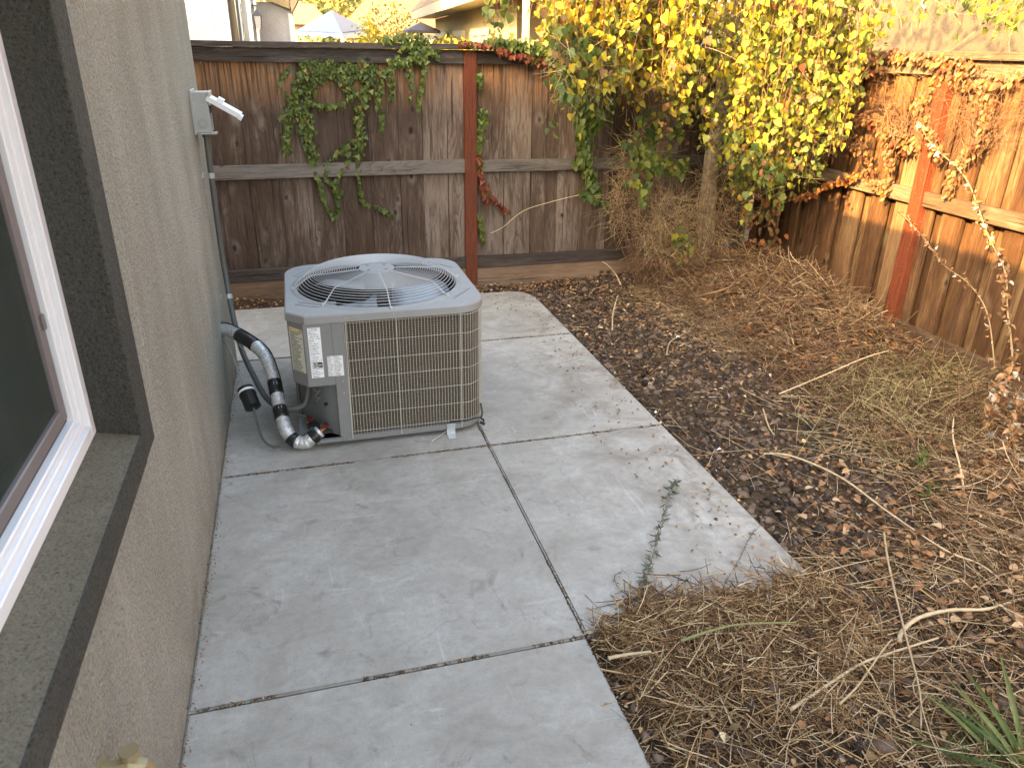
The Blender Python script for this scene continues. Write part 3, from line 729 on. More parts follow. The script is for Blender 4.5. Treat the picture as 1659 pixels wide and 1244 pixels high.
def strip(mb, x0, y0, x1, y1, z, wd_, h):
    d = np.array([x1-x0, y1-y0]); d = d/np.linalg.norm(d)*wd_/2; n_ = np.array([-d[1], d[0]])
    P = [(x0-n_[0], y0-n_[1]), (x1-n_[0], y1-n_[1]), (x1+n_[0], y1+n_[1]), (x0+n_[0], y0+n_[1])]
    mb.prism(P, z, z+h)
for (sx, sy, dx, dy) in ((AX0+.05, AY0+.19, .11, -.075), (AX1-.05, AY0+.24, -.10, -.13), (AX0+.05, AY1-.22, .10, .14), (AX1-.06, AY1-.21, -.1, .13)):
    for q in (0, .028): m = MB(); strip(m, sx+q*.6, sy+q*(1 if dy > 0 else -1)*-1, sx+dx+q*.6, sy+dy+q*(1 if dy > 0 else -1)*-1, AH-.0005, .006, .0035); m.build('pressed_rib', M_ACL, lid)
# fan guard: rings + ribs
gd = MB()
for k_ in range(1): gd.tube([(FC[0]+.088*math.cos(a), FC[1]+.088*math.sin(a), AH+.083) for a in np.linspace(0, 2*PI, 32, endpoint=False)], .003, 5, closed=True)
guard = gd.build('fan_guard', M_WIRE, ac)
def gz(r):
    if r > .335: t = (FR-r)/(FR-.335); return AH+.010+.060*min(1, t)**.8
    return AH+.070+.016*(1-(r-.08)/.255)
rr = FR-.004
for i in range(30):
    r = rr-i*.0118
    if r < .095: break
    m = MB(); m.tube([(FC[0]+r*math.cos(a), FC[1]+r*math.sin(a), gz(r)) for a in np.linspace(0, 2*PI, 56, endpoint=False)], .0015, 5, closed=True)
    m.build('guard_ring', M_WIRE, guard, smooth=True)
for i in range(8):
    a = math.radians(-88+45*i); P = [(FR+.026, AH+.009), (FR+.006, AH+.012), (.335, AH+.067), (.2, AH+.0755), (.085, AH+.083)]
    m = MB(); m.tube([(FC[0]+r*math.cos(a), FC[1]+r*math.sin(a), z-.002) for r, z in P], .003, 5)
    m.tube([(FC[0]+(FR+.022)*math.cos(a), FC[1]+(FR+.022)*math.sin(a), AH), (FC[0]+(FR+.022)*math.cos(a), FC[1]+(FR+.022)*math.sin(a), AH+.014)], .006, 6)
    m.build('guard_rib', M_WIRE, guard)
m = MB(); C = [(FC[0]+.09*math.cos(a), FC[1]+.09*math.sin(a)) for a in np.linspace(0, 2*PI, 28, endpoint=False)]; m.prism(C, AH+.079, AH+.086)
for a in (45, 135, 225, 315):
    cx, cy = FC[0]+.062*math.cos(math.radians(a)), FC[1]+.062*math.sin(math.radians(a))
    m.prism([(cx+.008*math.cos(t), cy+.008*math.sin(t)) for t in np.linspace(0, 2*PI, 6, endpoint=False)], AH+.086, AH+.092)
m.build('hub_plate', M_ACL, ac)
m = MB(); m.prism([(FC[0]+.07*math.cos(t), FC[1]+.07*math.sin(t)) for t in np.linspace(0, 2*PI, 20, endpoint=False)], AH-.10, AH+.076); m.build('fan_motor', M_DARK, ac)
for i in range(3):
    a0 = math.radians(-62+120*i); V = []; n = 10
    for j in range(n+1):
        a = a0+math.radians(78)*j/n
        for r in (.06, .16, .27, .375):
            V.append((FC[0]+r*math.cos(a+r*.5), FC[1]+r*math.sin(a+r*.5), AH-.105+.07*(j/n)*(1-.2*r)+.01*math.sin(j)))
    Fq = [(j*4+k_, j*4+k_+1, (j+1)*4+k_+1, (j+1)*4+k_) for j in range(n) for k_ in range(3)]
    o = add('fan_blade', V, Fq, M_BLADE, ac, smooth=True)
    md = o.modifiers.new('s', 'SOLIDIFY'); md.thickness = .003
m = MB(); m.prism(outline(.05), .06, .075); m.build('inner_floor', M_DARK, ac)
m = MB(); m.prism([(FC[0]+.11*math.cos(t)-.1, FC[1]+.11*math.sin(t)-.05) for t in np.linspace(0, 2*PI, 24, endpoint=False)], .075, .40); m.build('compressor', M_DARK, ac)
# coil wrapped round three sides
g_ = .022; x1, y0, y1, x0, r = AX1-g_, AY0+g_, AY1-g_, AX0+g_, .115
cp = [(.617, y0)]
for (cx, cy, a0) in ((x1-r, y0+r, -90), (x1-r, y1-r, 0), (x0+r, y1-r, 90)):
    for i in range(9): a = math.radians(a0+90*i/8); cp.append((cx+r*math.cos(a), cy+r*math.sin(a)))
cp.append((x0, 3.66))
cpn = np.array(cp)
def offset(P, d):
    T = np.gradient(P, axis=0); T /= np.linalg.norm(T, axis=1)[:, None]; return P+d*np.stack([T[:, 1], -T[:, 0]], 1)
ci, co_ = offset(cpn, -.03), offset(cpn, 0)
V = []; Z0, Z1 = .058, .655
for p in co_: V += [(p[0], p[1], Z0), (p[0], p[1], Z1)]
for p in ci: V += [(p[0], p[1], Z0), (p[0], p[1], Z1)]
n = len(cpn); F = [(2*i, 2*i+2, 2*i+3, 2*i+1) for i in range(n-1)]+[(2*n+2*i, 2*n+2*i+1, 2*n+2*i+3, 2*n+2*i+2) for i in range(n-1)]
F += [(0, 1, 2*n+1, 2*n), (2*n-2, 4*n-2, 4*n-1, 2*n-1)]
coil = add('coil', V, F, M_COIL, ac)
# wire guard: every upright and every level wire
gp = offset(cpn, .014); L = np.concatenate([[0], np.cumsum(np.linalg.norm(np.diff(gp, axis=0), axis=1))])
cg = MB(); cg.box(.612, .6145, AY0+.004, AY0+.010, .05, .655)
coilg = cg.build('coil_guard', M_GWIRE, ac)
V, F = tube([(0, 0, .052), (.0006, .0008, .25), (-.0005, .0, .45), (0, 0, .658)], .00125, 4)
wm = newmesh('guard_wire', V, F, M_GWIRE)
for t in np.arange(.010, L[-1], .0152):
    px_, py_ = np.interp(t, L, gp[:, 0]), np.interp(t, L, gp[:, 1])
    link('guard_wire', wm, coilg, (px_-org(ac)[0], py_-org(ac)[1], 0))
for z in (.075, .17, .268, .362, .452, .545, .640):
    m = MB(); m.tube([(p[0], p[1], z+.0018*math.sin(i*1.7)) for i, p in enumerate(gp)], .0014, 4, caps=False); m.build('guard_wire', M_GWIRE, coilg)
for t in (.0, .235, .545):
    px_, py_ = np.interp(t+.004, L, gp[:, 0]), np.interp(t+.004, L, gp[:, 1])
    m = MB(); m.tube([(px_-.006 if t == 0 else px_, py_-.003, .035), (px_, py_-.002, .665)], .0028, 5); m.build('guard_wire', M_GWIRE, coilg)
# base pan
m = MB(); po = outline(.006); pi_ = outline(.012)
m.prism(po, .028, .056); m.build('base_pan', M_ACG, ac)
# corner column, control box, recess
m = MB(); y0 = AY0+.006
m.prism([(.557, y0), (.611, y0), (.611, y0+.03), (.557, y0+.03)], .056, .650); m.build('corner_column', M_ACG, ac)
cb = MB(); P = [(AX0+.076, y0-.002), (.556, y0-.002), (.556, y0+.04), (.60, 3.68), (AX0+.008, 3.70), (AX0+.006, AY0+.088)]
cb.prism(P, .338, .652); cbo = cb.build('control_box', M_ACG, ac)
m = MB(); cv = smoothpath([(.557, y0+.012, 0), (.50, 3.44, 0), (.462, 3.505, 0)], 3)
wall = [(p[0], p[1]) for p in cv]+[(.435, 3.56), (.40, 3.62), (.372, 3.68)]
V = [(x_, y_, .056) for x_, y_ in wall]+[(x_, y_, .338) for x_, y_ in wall]; n = len(wall)
V2 = [(x_+.01, y_+.012, z_) for x_, y_, z_ in V]
m.raw(V, [(i+1, i, n+i, n+i+1) for i in range(n-1)]); m.raw(V2, [(i, i+1, n+i+1, n+i) for i in range(n-1)]); m.build('recess_panel', M_ACD, ac)
m = MB(); m.box(.372, .384, 3.66, 4.16, .056, .65); m.build('side_panel', M_ACG, ac)
# stickers
def sticker(name, p0, p1, z0, z1, mat, up=.0012, parent=cbo):
    d = np.array([p1[0]-p0[0], p1[1]-p0[1]]); d /= np.linalg.norm(d); nn = np.array([d[1], -d[0]])*up
    V = [(p0[0]+nn[0], p0[1]+nn[1], z1), (p1[0]+nn[0], p1[1]+nn[1], z1), (p1[0]+nn[0], p1[1]+nn[1], z0), (p0[0]+nn[0], p0[1]+nn[1], z0)]
    V += [(x_-nn[0]*.8, y_-nn[1]*.8, z_) for x_, y_, z_ in V]
    uv = [(0, 0), (0, 1), (1, 1), (1, 0)]+[(0, 0)]*16
    F = [(0, 3, 2, 1), (0, 1, 5, 4), (1, 2, 6, 5), (2, 3, 7, 6), (3, 0, 4, 7)]
    return add(name, V, F, mat, parent, uv=np.array(uv, float))
yb_ = AY0+.004
sticker('rating_label', (.449, yb_), (.506, yb_), .382, .632, M_LAB1)
sticker('notice_label', (.526, yb_), (.5545, yb_), .384, .486, M_LAB2); 
sticker('notice_label', (.5545, yb_), (.598, yb_-.0012), .384, .486, M_LAB2, up=.004)
sticker('badge', (.462, yb_-.001), (.503, yb_-.001), .433, .460, M_LAB4)
ca, cb2 = np.array([AX0+.006, AY0+.088]), np.array([AX0+.076, y0-.002]); d = cb2-ca
sticker('warning_label', tuple(ca+d*.10), tuple(ca+d*.92), .405, .622, M_LAB3)
sticker('warning_header', tuple(ca+d*.10), tuple(ca+d*.92), .606, .6225, M_LAB5, up=.002)
# screws, valve caps, hooks
def screw(x_, y_, z_, par=ac, ax='y', r=.0042):
    t = np.linspace(0, 2*PI, 7)[:-1]
    if ax == 'y': V = [(x_+r*math.cos(a), y_, z_+r*math.sin(a)) for a in t]+[(x_+r*.7*math.cos(a), y_-.003, z_+r*.7*math.sin(a)) for a in t]
    else: V = [(x_+.0, y_+r*math.cos(a), z_+r*math.sin(a)) for a in t]+[(x_+.003, y_+r*.7*math.cos(a), z_+r*.7*math.sin(a)) for a in t]
    add('screw', V, [(i, (i+1) % 6, 6+(i+1) % 6, 6+i) for i in range(6)]+[(6, 7, 8, 9, 10, 11), (5, 4, 3, 2, 1, 0)], M_SCREW, par)
for x_, z_ in ((.60, .668), (.625, .672), (.845, .672)): screw(x_, AY0-.0, z_)
for x_, z_ in ((.590, .352), (.590, .29), (.572, .045), (.60, .04)): screw(x_, AY0+.006-.0, z_)
for t in ((.50, 3.424, .105), (.43, 3.51, .105)):
    m = MB(); m.tube([t, (t[0]-.03, t[1]-.035, t[2]-.004)], .009, 8); m.build('service_valve', M_COPPER, ac)
    m = MB(); m.tube([(t[0]-.004, t[1]-.02, t[2]+.012), (t[0]-.010, t[1]-.045, t[2]+.010)], .010, 8); m.build('valve_cap', M_REDC, ac)
m = MB(); m.box(.455, .565, 3.345, 3.42, .045, .056, .002); m.build('valve_bracket', M_ACG, ac)
for z_ in (.27, .235):
    m = MB(); m.tube(smoothpath([(.452, 3.49, z_), (.468, 3.475, z_-.008), (.484, 3.47, z_+.006), (.458, 3.478, z_+.004-.03)], 4), .0014, 4); m.build('wire_clip', M_SCREW, ac)
m = MB(); m.tube([(.505, 3.43, .215), (.497, 3.422, .213)], .008, 8); m.build('grommet', M_BLACK, ac)
# feet: steel brackets with a hole
for (x_, y_, s_) in ((1.108, AY0+.002, -1), (.66, AY1-.002, 1)):
    m = MB(); yy = y_+s_*.0
    for (ya_, yb2, za_, zb_) in (((yy-.003) if s_ < 0 else yy, yy if s_ < 0 else yy+.003, .003, .062),): m.box(x_-.022, x_+.022, ya_, yb2, za_, zb_)
    m.box(x_-.022, x_+.022, yy-.055 if s_ < 0 else yy+.003, yy-.003 if s_ < 0 else yy+.055, .001, .004)
    o = m.build('foot', M_GALV, ac); screw(x_, yy-.003, .048, o)
for (x_, y_) in ((.6, 3.5), (1.2, 3.5), (.55, 4.1), (1.2, 4.1)):
    m = MB(); m.box(x_-.03, x_+.03, y_-.03, y_+.03, .0005, .028, .003); m.build('rubber_pad', M_BLACK, ac)
# black cable ends at the right corner, white pull ties under the pan
m = MB(); cx, cy = 1.262, AY0+.012
m.tube(smoothpath([(cx+.006, cy+.01, .15), (cx+.012, cy-.004, .10), (cx+.004, cy-.010, .075), (cx+.018, cy-.008, .06), (cx+.012, cy-.02, .05)], 4), .005, 6)
m.tube(smoothpath([(1.10, AY0+.008, .072), (1.18, AY0+.006, .070), (cx, cy-.006, .078)], 4), .004, 6)
m.tube([(cx-.002, cy-.016, .056), (cx+.02, cy-.024, .044)], .009, 6); m.build('cable_end', M_BLACK, ac)
for q in range(3):
    m = MB(); m.tube([(1.085, AY0-.004, .028), (1.04-.02*q, AY0-.03-.02*q, .014), (1.0-.01*q, AY0-.05-.025*q, .004)], .0016, 4)
    m.build('tie_wire', M_LAB2 if q == 0 else M_TWIG, ac)

# ------------------------------------------------------------------ lines between wall and unit
lp = smoothpath([(-.03, 4.13, .392), (.05, 4.05, .405), (.145, 3.90, .400), (.215, 3.80, .365), (.25, 3.72, .300), (.268, 3.62, .215), (.281, 3.52, .150), (.300, 3.44, .095), (.335, 3.395, .052), (.385, 3.375, .045), (.425, 3.375, .068), (.462, 3.385, .092)], 8)
ln = thing('insulated_pipe', 'silver foil wrapped pipe curving from the wall down to the grey unit', 'pipe', (0, 4.13, 0))
r0 = .033+.0012*np.sin(np.arange(len(lp))*1.9)+.0008*np.sin(np.arange(len(lp))*.7)
V, F = tube(lp, r0, 14); add('foil_sleeve', V, F, M_FOIL, ln, smooth=True)
def seg(P, i0, i1, r, k=12):
    return tube(P[i0:i1], r, k)
for i0, i1 in ((12, 21), (36, 42), (46, 52), (61, 67), (79, 86)):
    V, F = seg(lp, i0, i1, .0352+.0006*np.sin(np.arange(i1-i0)*2.)); add('tape', V, F, M_BLACK, ln, smooth=True)
m = MB(); m.tube([tuple(lp[-3]), (.485, 3.40, .10), (.47, 3.42, .104)], .011, 8); m.build('pipe_end', M_COPPER, ln)
cd = thing('conduit', 'dark grey flexible conduit from the wall box down to the unit', 'conduit', (.045, 4.30, 0))
cpth = smoothpath([(.045, 4.31, 1.42), (.043, 4.30, 1.25), (.040, 4.30, 1.05), (.038, 4.30, .80), (.045, 4.27, .60), (.060, 4.19, .44), (.090, 4.06, .30), (.145, 3.88, .22), (.215, 3.66, .17), (.30, 3.56, .15), (.40, 3.55, .17), (.43, 3.57, .30)], 7)
V, F = tube(cpth, .0145, 10); add('sheath', V, F, M_RUB, cd, smooth=True)
for z_ in (1.185, .55):
    i = int(np.argmin(abs(cpth[:, 2]-z_))); m = MB(); V, F = seg(cpth, i, i+2, .0175, 10); m.raw(V, F)
    m.box(.0, .008, cpth[i][1]-.035, cpth[i][1]+.035, cpth[i][2]-.022, cpth[i][2]-.002); m.build('strap', M_GALV, cd)
cop = smoothpath([(-.02, 4.125, .35), (.03, 4.03, .32), (.075, 3.86, .265), (.115, 3.70, .225), (.128, 3.64, .21)], 5)
fl = thing('filter_drier', 'black cylinder with a white band on a thin line between wall and pipe', 'filter', (.14, 3.6, 0))
c1, c2 = np.array([.118, 3.665, .235]), np.array([.152, 3.575, .165]); dd = (c2-c1)/np.linalg.norm(c2-c1)
m = MB(); m.tube([c1-dd*.004, c1+dd*.002, c2-dd*.002, c2+dd*.004], [.018, .040, .040, .020], 18); m.build('body', M_BLACK, fl)
m = MB(); m.tube([c1+dd*.018, c1+dd*.030], .0407, 18, caps=False); m.build('band', M_LAB2, fl)
m = MB(); m.tube([c1+dd*.038, c1+dd*.046, ], .0425, 18, caps=True); m.build('rim', M_BLACK, fl)
m = MB(); m.tube(cop, .005, 6); m.build('thin_line', M_GALV, fl)
low = smoothpath([tuple(c2), (.165, 3.52, .11), (.185, 3.45, .055), (.225, 3.40, .032), (.285, 3.385, .035), (.345, 3.40, .06), (.43, 3.43, .09)], 6)
m = MB(); m.tube(low, .0065, 8); m.build('lower_line', M_RUB, fl)
wl = thing('thin_cable', 'thin dark cable running loose alongside the foil wrapped pipe', 'cable', (0, 4.12, 0))
m = MB(); m.tube(smoothpath([(-.02, 4.12, .43), (.04, 4.06, .45), (.15, 3.92, .435), (.245, 3.80, .385), (.285, 3.70, .30), (.30, 3.62, .21), (.31, 3.55, .15), (.40, 3.53, .11)], 6), .0035, 6); m.build('cable', M_BLACK, wl)
m = MB(); m.tube(smoothpath([(-.01, 4.10, .40), (.05, 4.0, .385), (.12, 3.88, .36)], 5), .003, 5); m.build('cable', M_GALV, wl)

# ------------------------------------------------------------------ disconnect box on the wall
db = thing('disconnect_box', 'grey electrical disconnect box on the tan wall, pale cover hanging open', 'electrical box', (0, 4.3, 1.4))
m = MB(); m.box(.0, .082, 4.235, 4.375, 1.400, 1.592, .004); m.box(.082, .094, 4.232, 4.378, 1.530, 1.595, .003); dbb = m.build('body', M_BOX, db)
m = MB(); m.box(-.0, .012, 4.222, 4.388, 1.392, 1.602, .002); m.build('back_plate', M_BOX, db)
t = np.linspace(0, 2*PI, 25)[:-1]
for r in (.022, .016): m = MB(); m.tube([(.045+r*math.cos(a), 4.234, 1.445+r*math.sin(a)) for a in t], .0012, 4, closed=True); m.build('knockout_ring', M_BOX, dbb)
for x_, z_ in ((.02, 1.545), (.06, 1.545)): screw(x_, 4.235, z_, dbb, r=.003)
m = MB(); m.box(.070, .084, 4.25, 4.36, 1.49, 1.535); m.build('switch_gap', M_DARK, dbb)
m = MB(); m.box(.02, .105, 4.228, 4.300, 1.393, 1.401, .001); m.build('bottom_lip', M_BOX, dbb)
# cover: hinged at the top, stands out and slightly down
m = MB(); x0, z0, x1, z1 = .082, 1.572, .238, 1.478
d = np.array([x1-x0, 0, z1-z0]); d /= np.linalg.norm(d); nz = np.array([-d[2], 0, d[0]])
def sl(a, b, yA, yB, h0, h1, mb):
    P = []
    for s_ in (a, b):
        for y_ in (yA, yB):
            for h in (h0, h1): P.append(np.array([x0, y_, z0])+d*s_+nz*h)
    mb.raw(P, [(0, 1, 3, 2), (4, 6, 7, 5), (0, 4, 5, 1), (2, 3, 7, 6), (0, 2, 6, 4), (1, 5, 7, 3)])
sl(0, .172, 4.232, 4.378, -.004, .004, m); sl(0, .172, 4.229, 4.2318, -.020, .003, m); sl(0, .172, 4.3782, 4.381, -.020, .003, m)
sl(.165, .184, 4.250, 4.36, -.026, -.0042, m); sl(.045, .075, 4.255, 4.35, .0042, .020, m)
m.build('cover', M_LIDW, db)
m = MB(); m.tube([(.045, 4.31, 1.40), (.045, 4.31, 1.372)], .020, 10); m.build('conduit_fitting', M_RUB, db)

# ------------------------------------------------------------------ hose tap at the lower left
tp = thing('hose_tap', 'weathered brass hose tap low on the near end of the tan wall', 'tap', (0, 1.28, .60))
q = un(205, 1225, 'x', .05); ty, tz = q[1], q[2]; ORG[tp.name] = np.array([0, ty, tz]); tp.location = (0, ty, tz)
m = MB(); m.tube([(0, ty, tz-.02), (.05, ty, tz-.02), (.075, ty, tz-.03), (.085, ty, tz-.055)], [.012, .013, .013, .014], 10); m.build('spout', M_BRASS, tp)
m = MB(); m.tube([(.045, ty-.0, tz-.02), (.055, ty+.0, tz+.004)], .008, 8); m.build('stem', M_BRASS, tp)
m = MB(); C = np.array([.057, ty, tz+.006]); m.tube([C-np.array([0, 0, .003]), C+np.array([0, 0, .008])], [.020, .018], 12); m.build('handle', M_BRASS, tp)
m = MB(); m.tube([(.0005, ty, tz-.02), (.006, ty, tz-.02)], .026, 14); m.build('wall_flange', M_BRASS, tp)

# ================================================================== vegetation
def rv(n, s=1.0): return rng.normal(0, s, (n, 3))
def top_single(name, V, F, mat, label, cat, group=None, **kw):
    o = add(name, V, F, mat, None, V[0] if not kw.get('origin') else kw.pop('origin'), **kw); return tag(o, label, cat, group)
# ---- lava rock bed
_t = (1+5**.5)/2
ico = np.array([(-1, _t, 0), (1, _t, 0), (-1, -_t, 0), (1, -_t, 0), (0, -1, _t), (0, 1, _t), (0, -1, -_t), (0, 1, -_t), (_t, 0, -1), (_t, 0, 1), (-_t, 0, -1), (-_t, 0, 1)])/1.9
icf = np.array([(0, 11, 5), (0, 5, 1), (0, 1, 7), (0, 7, 10), (0, 10, 11), (1, 5, 9), (5, 11, 4), (11, 10, 2), (10, 7, 6), (7, 1, 8), (3, 9, 4), (3, 4, 2), (3, 2, 6), (3, 6, 8), (3, 8, 9), (4, 9, 5), (2, 4, 11), (6, 2, 10), (8, 6, 7), (9, 8, 1)])
def rocks(name, x, y, s, lift=.2):
    n = len(x); z = G(x, y)+s*lift
    V = ico[None]*(1+.38*rng.normal(0, 1, (n, 12, 1)).clip(-1, 1))*s[:, None, None]*np.stack([.8+.5*rng.random(n), .8+.5*rng.random(n), .55+.4*rng.random(n)], -1)[:, None]
    V = V+np.stack([x, y, z], -1)[:, None]
    F = (icf[None]+(np.arange(n)*12)[:, None, None]).reshape(-1, 3)
    o = add(name, V.reshape(-1, 3), F, M_ROCK, rnd=np.repeat(rng.random(n), 20)); o['kind'] = 'stuff'; return o
def bed(n, x0=1.25, x1=4.3, y0=.3, y1=5.95):
    x = x0+(x1-x0)*rng.random(n); y = y0+(y1-y0)*rng.random(n)
    ok = ~(((x < 2.222) & (y > 1.825) & (y < 5.69)) | (x < 1.27)) | ((y > 5.70) & (x > -1))
    return x[ok], y[ok]
x, y = bed(26000); keep = rng.random(len(x)) < np.clip(1.15-.5*np.clip(x-2.9, 0, 1)-.45*(y < 1.7), .15, 1)
x, y = x[keep], y[keep]; rocks('lava_rock', x, y, .007+.011*rng.random(len(x))**2)
x, y = bed(1500); k_ = (x < 3.5); x, y = x[k_], y[k_]; rocks('lava_rock', x, y, .016+.012*rng.random(len(x)), .35)
# ---- fallen leaves
def litter(name, x, y, s, mats, mi, kind='curl', h=.012):
    n = len(x); z = G(x, y); z = np.where(z < -.1, 0, z)+h+.02*rng.random(n)**2
    az = rng.random(n)*2*PI; D = np.stack([np.cos(az), np.sin(az), rng.normal(0, .25, n)], -1); N_ = np.stack([rng.normal(0, .45, n), rng.normal(0, .45, n), np.ones(n)], -1)
    V, F, k = leaves(np.stack([x, y, z], -1), D, N_, s, kind, .5, .3)
    o = add(name, V, F, mats, mi=np.repeat(mi, k), rnd=np.repeat(rng.random(n), k)); o['kind'] = 'stuff'; return o
x, y = bed(19000); kp = rng.random(len(x)) < .30+.7*np.exp(-((x-3.3)**2/.7+(y-4.9)**2/1.1)); x, y = x[kp], y[kp]; n = len(x)
litter('leaf_litter', x, y, .010+.026*rng.random(n)**1.6, [M_STRAW, L_BRN, L_TAN], rng.choice([0, 1, 1, 1, 2], n))
x = -.3+3.0*rng.random(700); y = 5.70+.22*rng.random(700); litter('fence_foot_litter', x, y, .014+.02*rng.random(700), [L_BRN], np.zeros(700, int))
n = 900; x = .004+.03*rng.random(n)**2; y = .3+4.3*rng.random(n); litter('wall_foot_grit', x, y, .003+.006*rng.random(n), [L_BRN], np.zeros(n, int), h=.001)
n = 420; x = 2.3-1.0*rng.random(n)**2.2*.5-.0; y = 1.9+3.7*rng.random(n); x = np.minimum(x, 2.30-rng.random(n)**2*.25)
litter('slab_edge_litter', x, y, .008+.012*rng.random(n), [L_BRN], np.zeros(n, int), h=.003)
# ---- straw and cut stems
def straw(name, x, y, L, r, mat, h0=.0, hs=.05, tilt=.22, curve=.25, S=4, az=None, base=None):
    n = len(x); z = G(x, y) if base is None else base; z = np.where(z < -.1, .004, z)+h0+hs*rng.random(n)**1.5
    az = rng.random(n)*2*PI if az is None else az; el = rng.normal(0, tilt, n); el = np.abs(el)*np.sign(rng.random(n)-.25)
    t = np.linspace(-.5, .5, S); D = np.stack([np.cos(az)*np.cos(el), np.sin(az)*np.cos(el), np.sin(el)], -1)
    C = np.stack([-np.sin(az), np.cos(az), rng.normal(0, .4, n)], -1)*rng.normal(0, curve, n)[:, None]
    P = np.stack([x, y, z], -1)[:, None]+L[:, None, None]*(t[None, :, None]*D[:, None]+(t*t)[None, :, None]*C[:, None])
    g_ = G(P[..., 0], P[..., 1]); g_ = np.where(g_ < -.1, .0, g_); P[..., 2] = np.maximum(P[..., 2], g_+.003)
    V, F, rn = strands(P, r); o = add(name, V, F, mat, rnd=rn); o['kind'] = 'stuff'; return o
def dens(x, y):
    d = np.zeros_like(x)
    d += 1.0*(y < 1.95+.22*vnoise(x, y, 3, 4))*(x > 1.27)
    d += .75*np.clip((x-2.75-.35*vnoise(x, y, 1.6, 6))/.5, 0, 1)
    d += .12
    d *= 1-.75*((x > 2.2) & (x < 2.85) & (y > 2.0) & (y < 3.3))
    return np.clip(d, 0, 1)
x, y = bed(30000, y0=.35, y1=5.6, x1=4.28); kp = rng.random(len(x)) < dens(x, y); x, y = x[kp], y[kp]; n = len(x)
straw('straw_litter', x, y, .03+.17*rng.random(n)**2, .0010+.0019*rng.random(n)**1.5, M_STRAW, hs=.035)
# a heap spilling over the corner of the slab
n = 4200; x = 1.31+.98*rng.random(n); y = 1.90-.52*rng.random(n)+.07*np.sin(x*9)+.05*rng.normal(0, 1, n); k_ = ~((x < 1.45) & (y > 1.84)); x, y = x[k_], y[k_]; n = len(x)
x[: n//3] = 1.45+.75*rng.random(n//3)
straw('straw_heap', x, y, .04+.17*rng.random(n)**1.8, .0012+.0022*rng.random(n)**1.5, M_STRAW, hs=.038, tilt=.26, base=np.where(G(x, y) < -.1, 0, G(x, y)))
n = 4300; x = 1.32+2.6*rng.random(n); y = .7+1.35*rng.random(n)+.25*(x-1.3)*rng.random(n); k_ = ~((x < 2.24) & (y > 1.84)); x, y = x[k_], y[k_]; n = len(x)
straw('straw_mat', x, y, .03+.15*rng.random(n)**1.7, .0011+.0020*rng.random(n)**1.6, M_STRAW, hs=.03, tilt=.16)
n = 2000; x = 1.31+.95*rng.random(n); y = 1.815+.045*rng.normal(0, 1, n); straw('edge_straw', x, y, .04+.13*rng.random(n)**1.5, .0011+.0018*rng.random(n)**1.5, M_STRAW, h0=.0, hs=.03, tilt=.2, base=np.full(n, .002))
# brush mound along the right fence
n = 8000; th = rng.random(n); x = 3.15+1.12*rng.random(n)**.85; y = 2.6+3.0*th
hh = .16*np.exp(-((x-3.9)**2/.16))*np.exp(-((y-4.8)**2/.7))+.04
straw('brush_mound', x, y, .06+.26*rng.random(n), .0014+.0020*rng.random(n), M_BRUSH, hs=hh, tilt=.5, curve=.7, S=5)
n = 1500; x = 3.0+1.25*rng.random(n); y = 3.9+1.7*rng.random(n)
straw('fine_brush', x, y, .12+.26*rng.random(n), .0013+.0010*rng.random(n), M_DRYT, hs=.10*np.exp(-((x-3.8)**2/.2)), tilt=.4, curve=.6, S=5)
n = 1600; x = 3.3+.95*rng.random(n); y = 3.6+2.1*rng.random(n); litter('mound_leaves', x, y, .016+.034*rng.random(n), [L_BRN, L_TAN, L_ORG], rng.choice([0, 0, 1, 2], n), h=.05)
n = 420; x = 3.2+1.0*rng.random(n); y = 3.2+2.4*rng.random(n); straw('grey_sticks', x, y, .15+.35*rng.random(n), .0022+.0028*rng.random(n), M_VSTEM, h0=.02, hs=.12, tilt=.3, curve=.3, S=6)
# foreground right tangle of stems
n = 3200; x = 2.35+1.9*rng.random(n); y = .9+2.3*rng.random(n); k_ = (x-2.45) > .42*(y-1); x, y = x[k_], y[k_]; n = len(x)
straw('stem_tangle', x, y, .10+.28*rng.random(n), .0013+.0014*rng.random(n), M_BRUSH, hs=.07, tilt=.3, curve=.5, S=5)
n = 1000; x = 1.4+2.7*rng.random(n); y = .9+2.5*rng.random(n); k_ = ~((x < 2.25) & (y > 1.82)) & ~((x < 2.85) & (y > 2.0) & (rng.random(n) < .7)); x, y = x[k_], y[k_]; n = len(x)
straw('pale_stems', x, y, .10+.26*rng.random(n), .0014+.0012*rng.random(n), M_TWIG, h0=.015, hs=.05, tilt=.1, curve=.2, S=5)
n = 1100; x = 2.4+1.8*rng.random(n); y = .95+1.9*rng.random(n); litter('dry_leaf_litter', x, y, .018+.032*rng.random(n)**1.5, [L_BRN], np.zeros(n, int), h=.03)
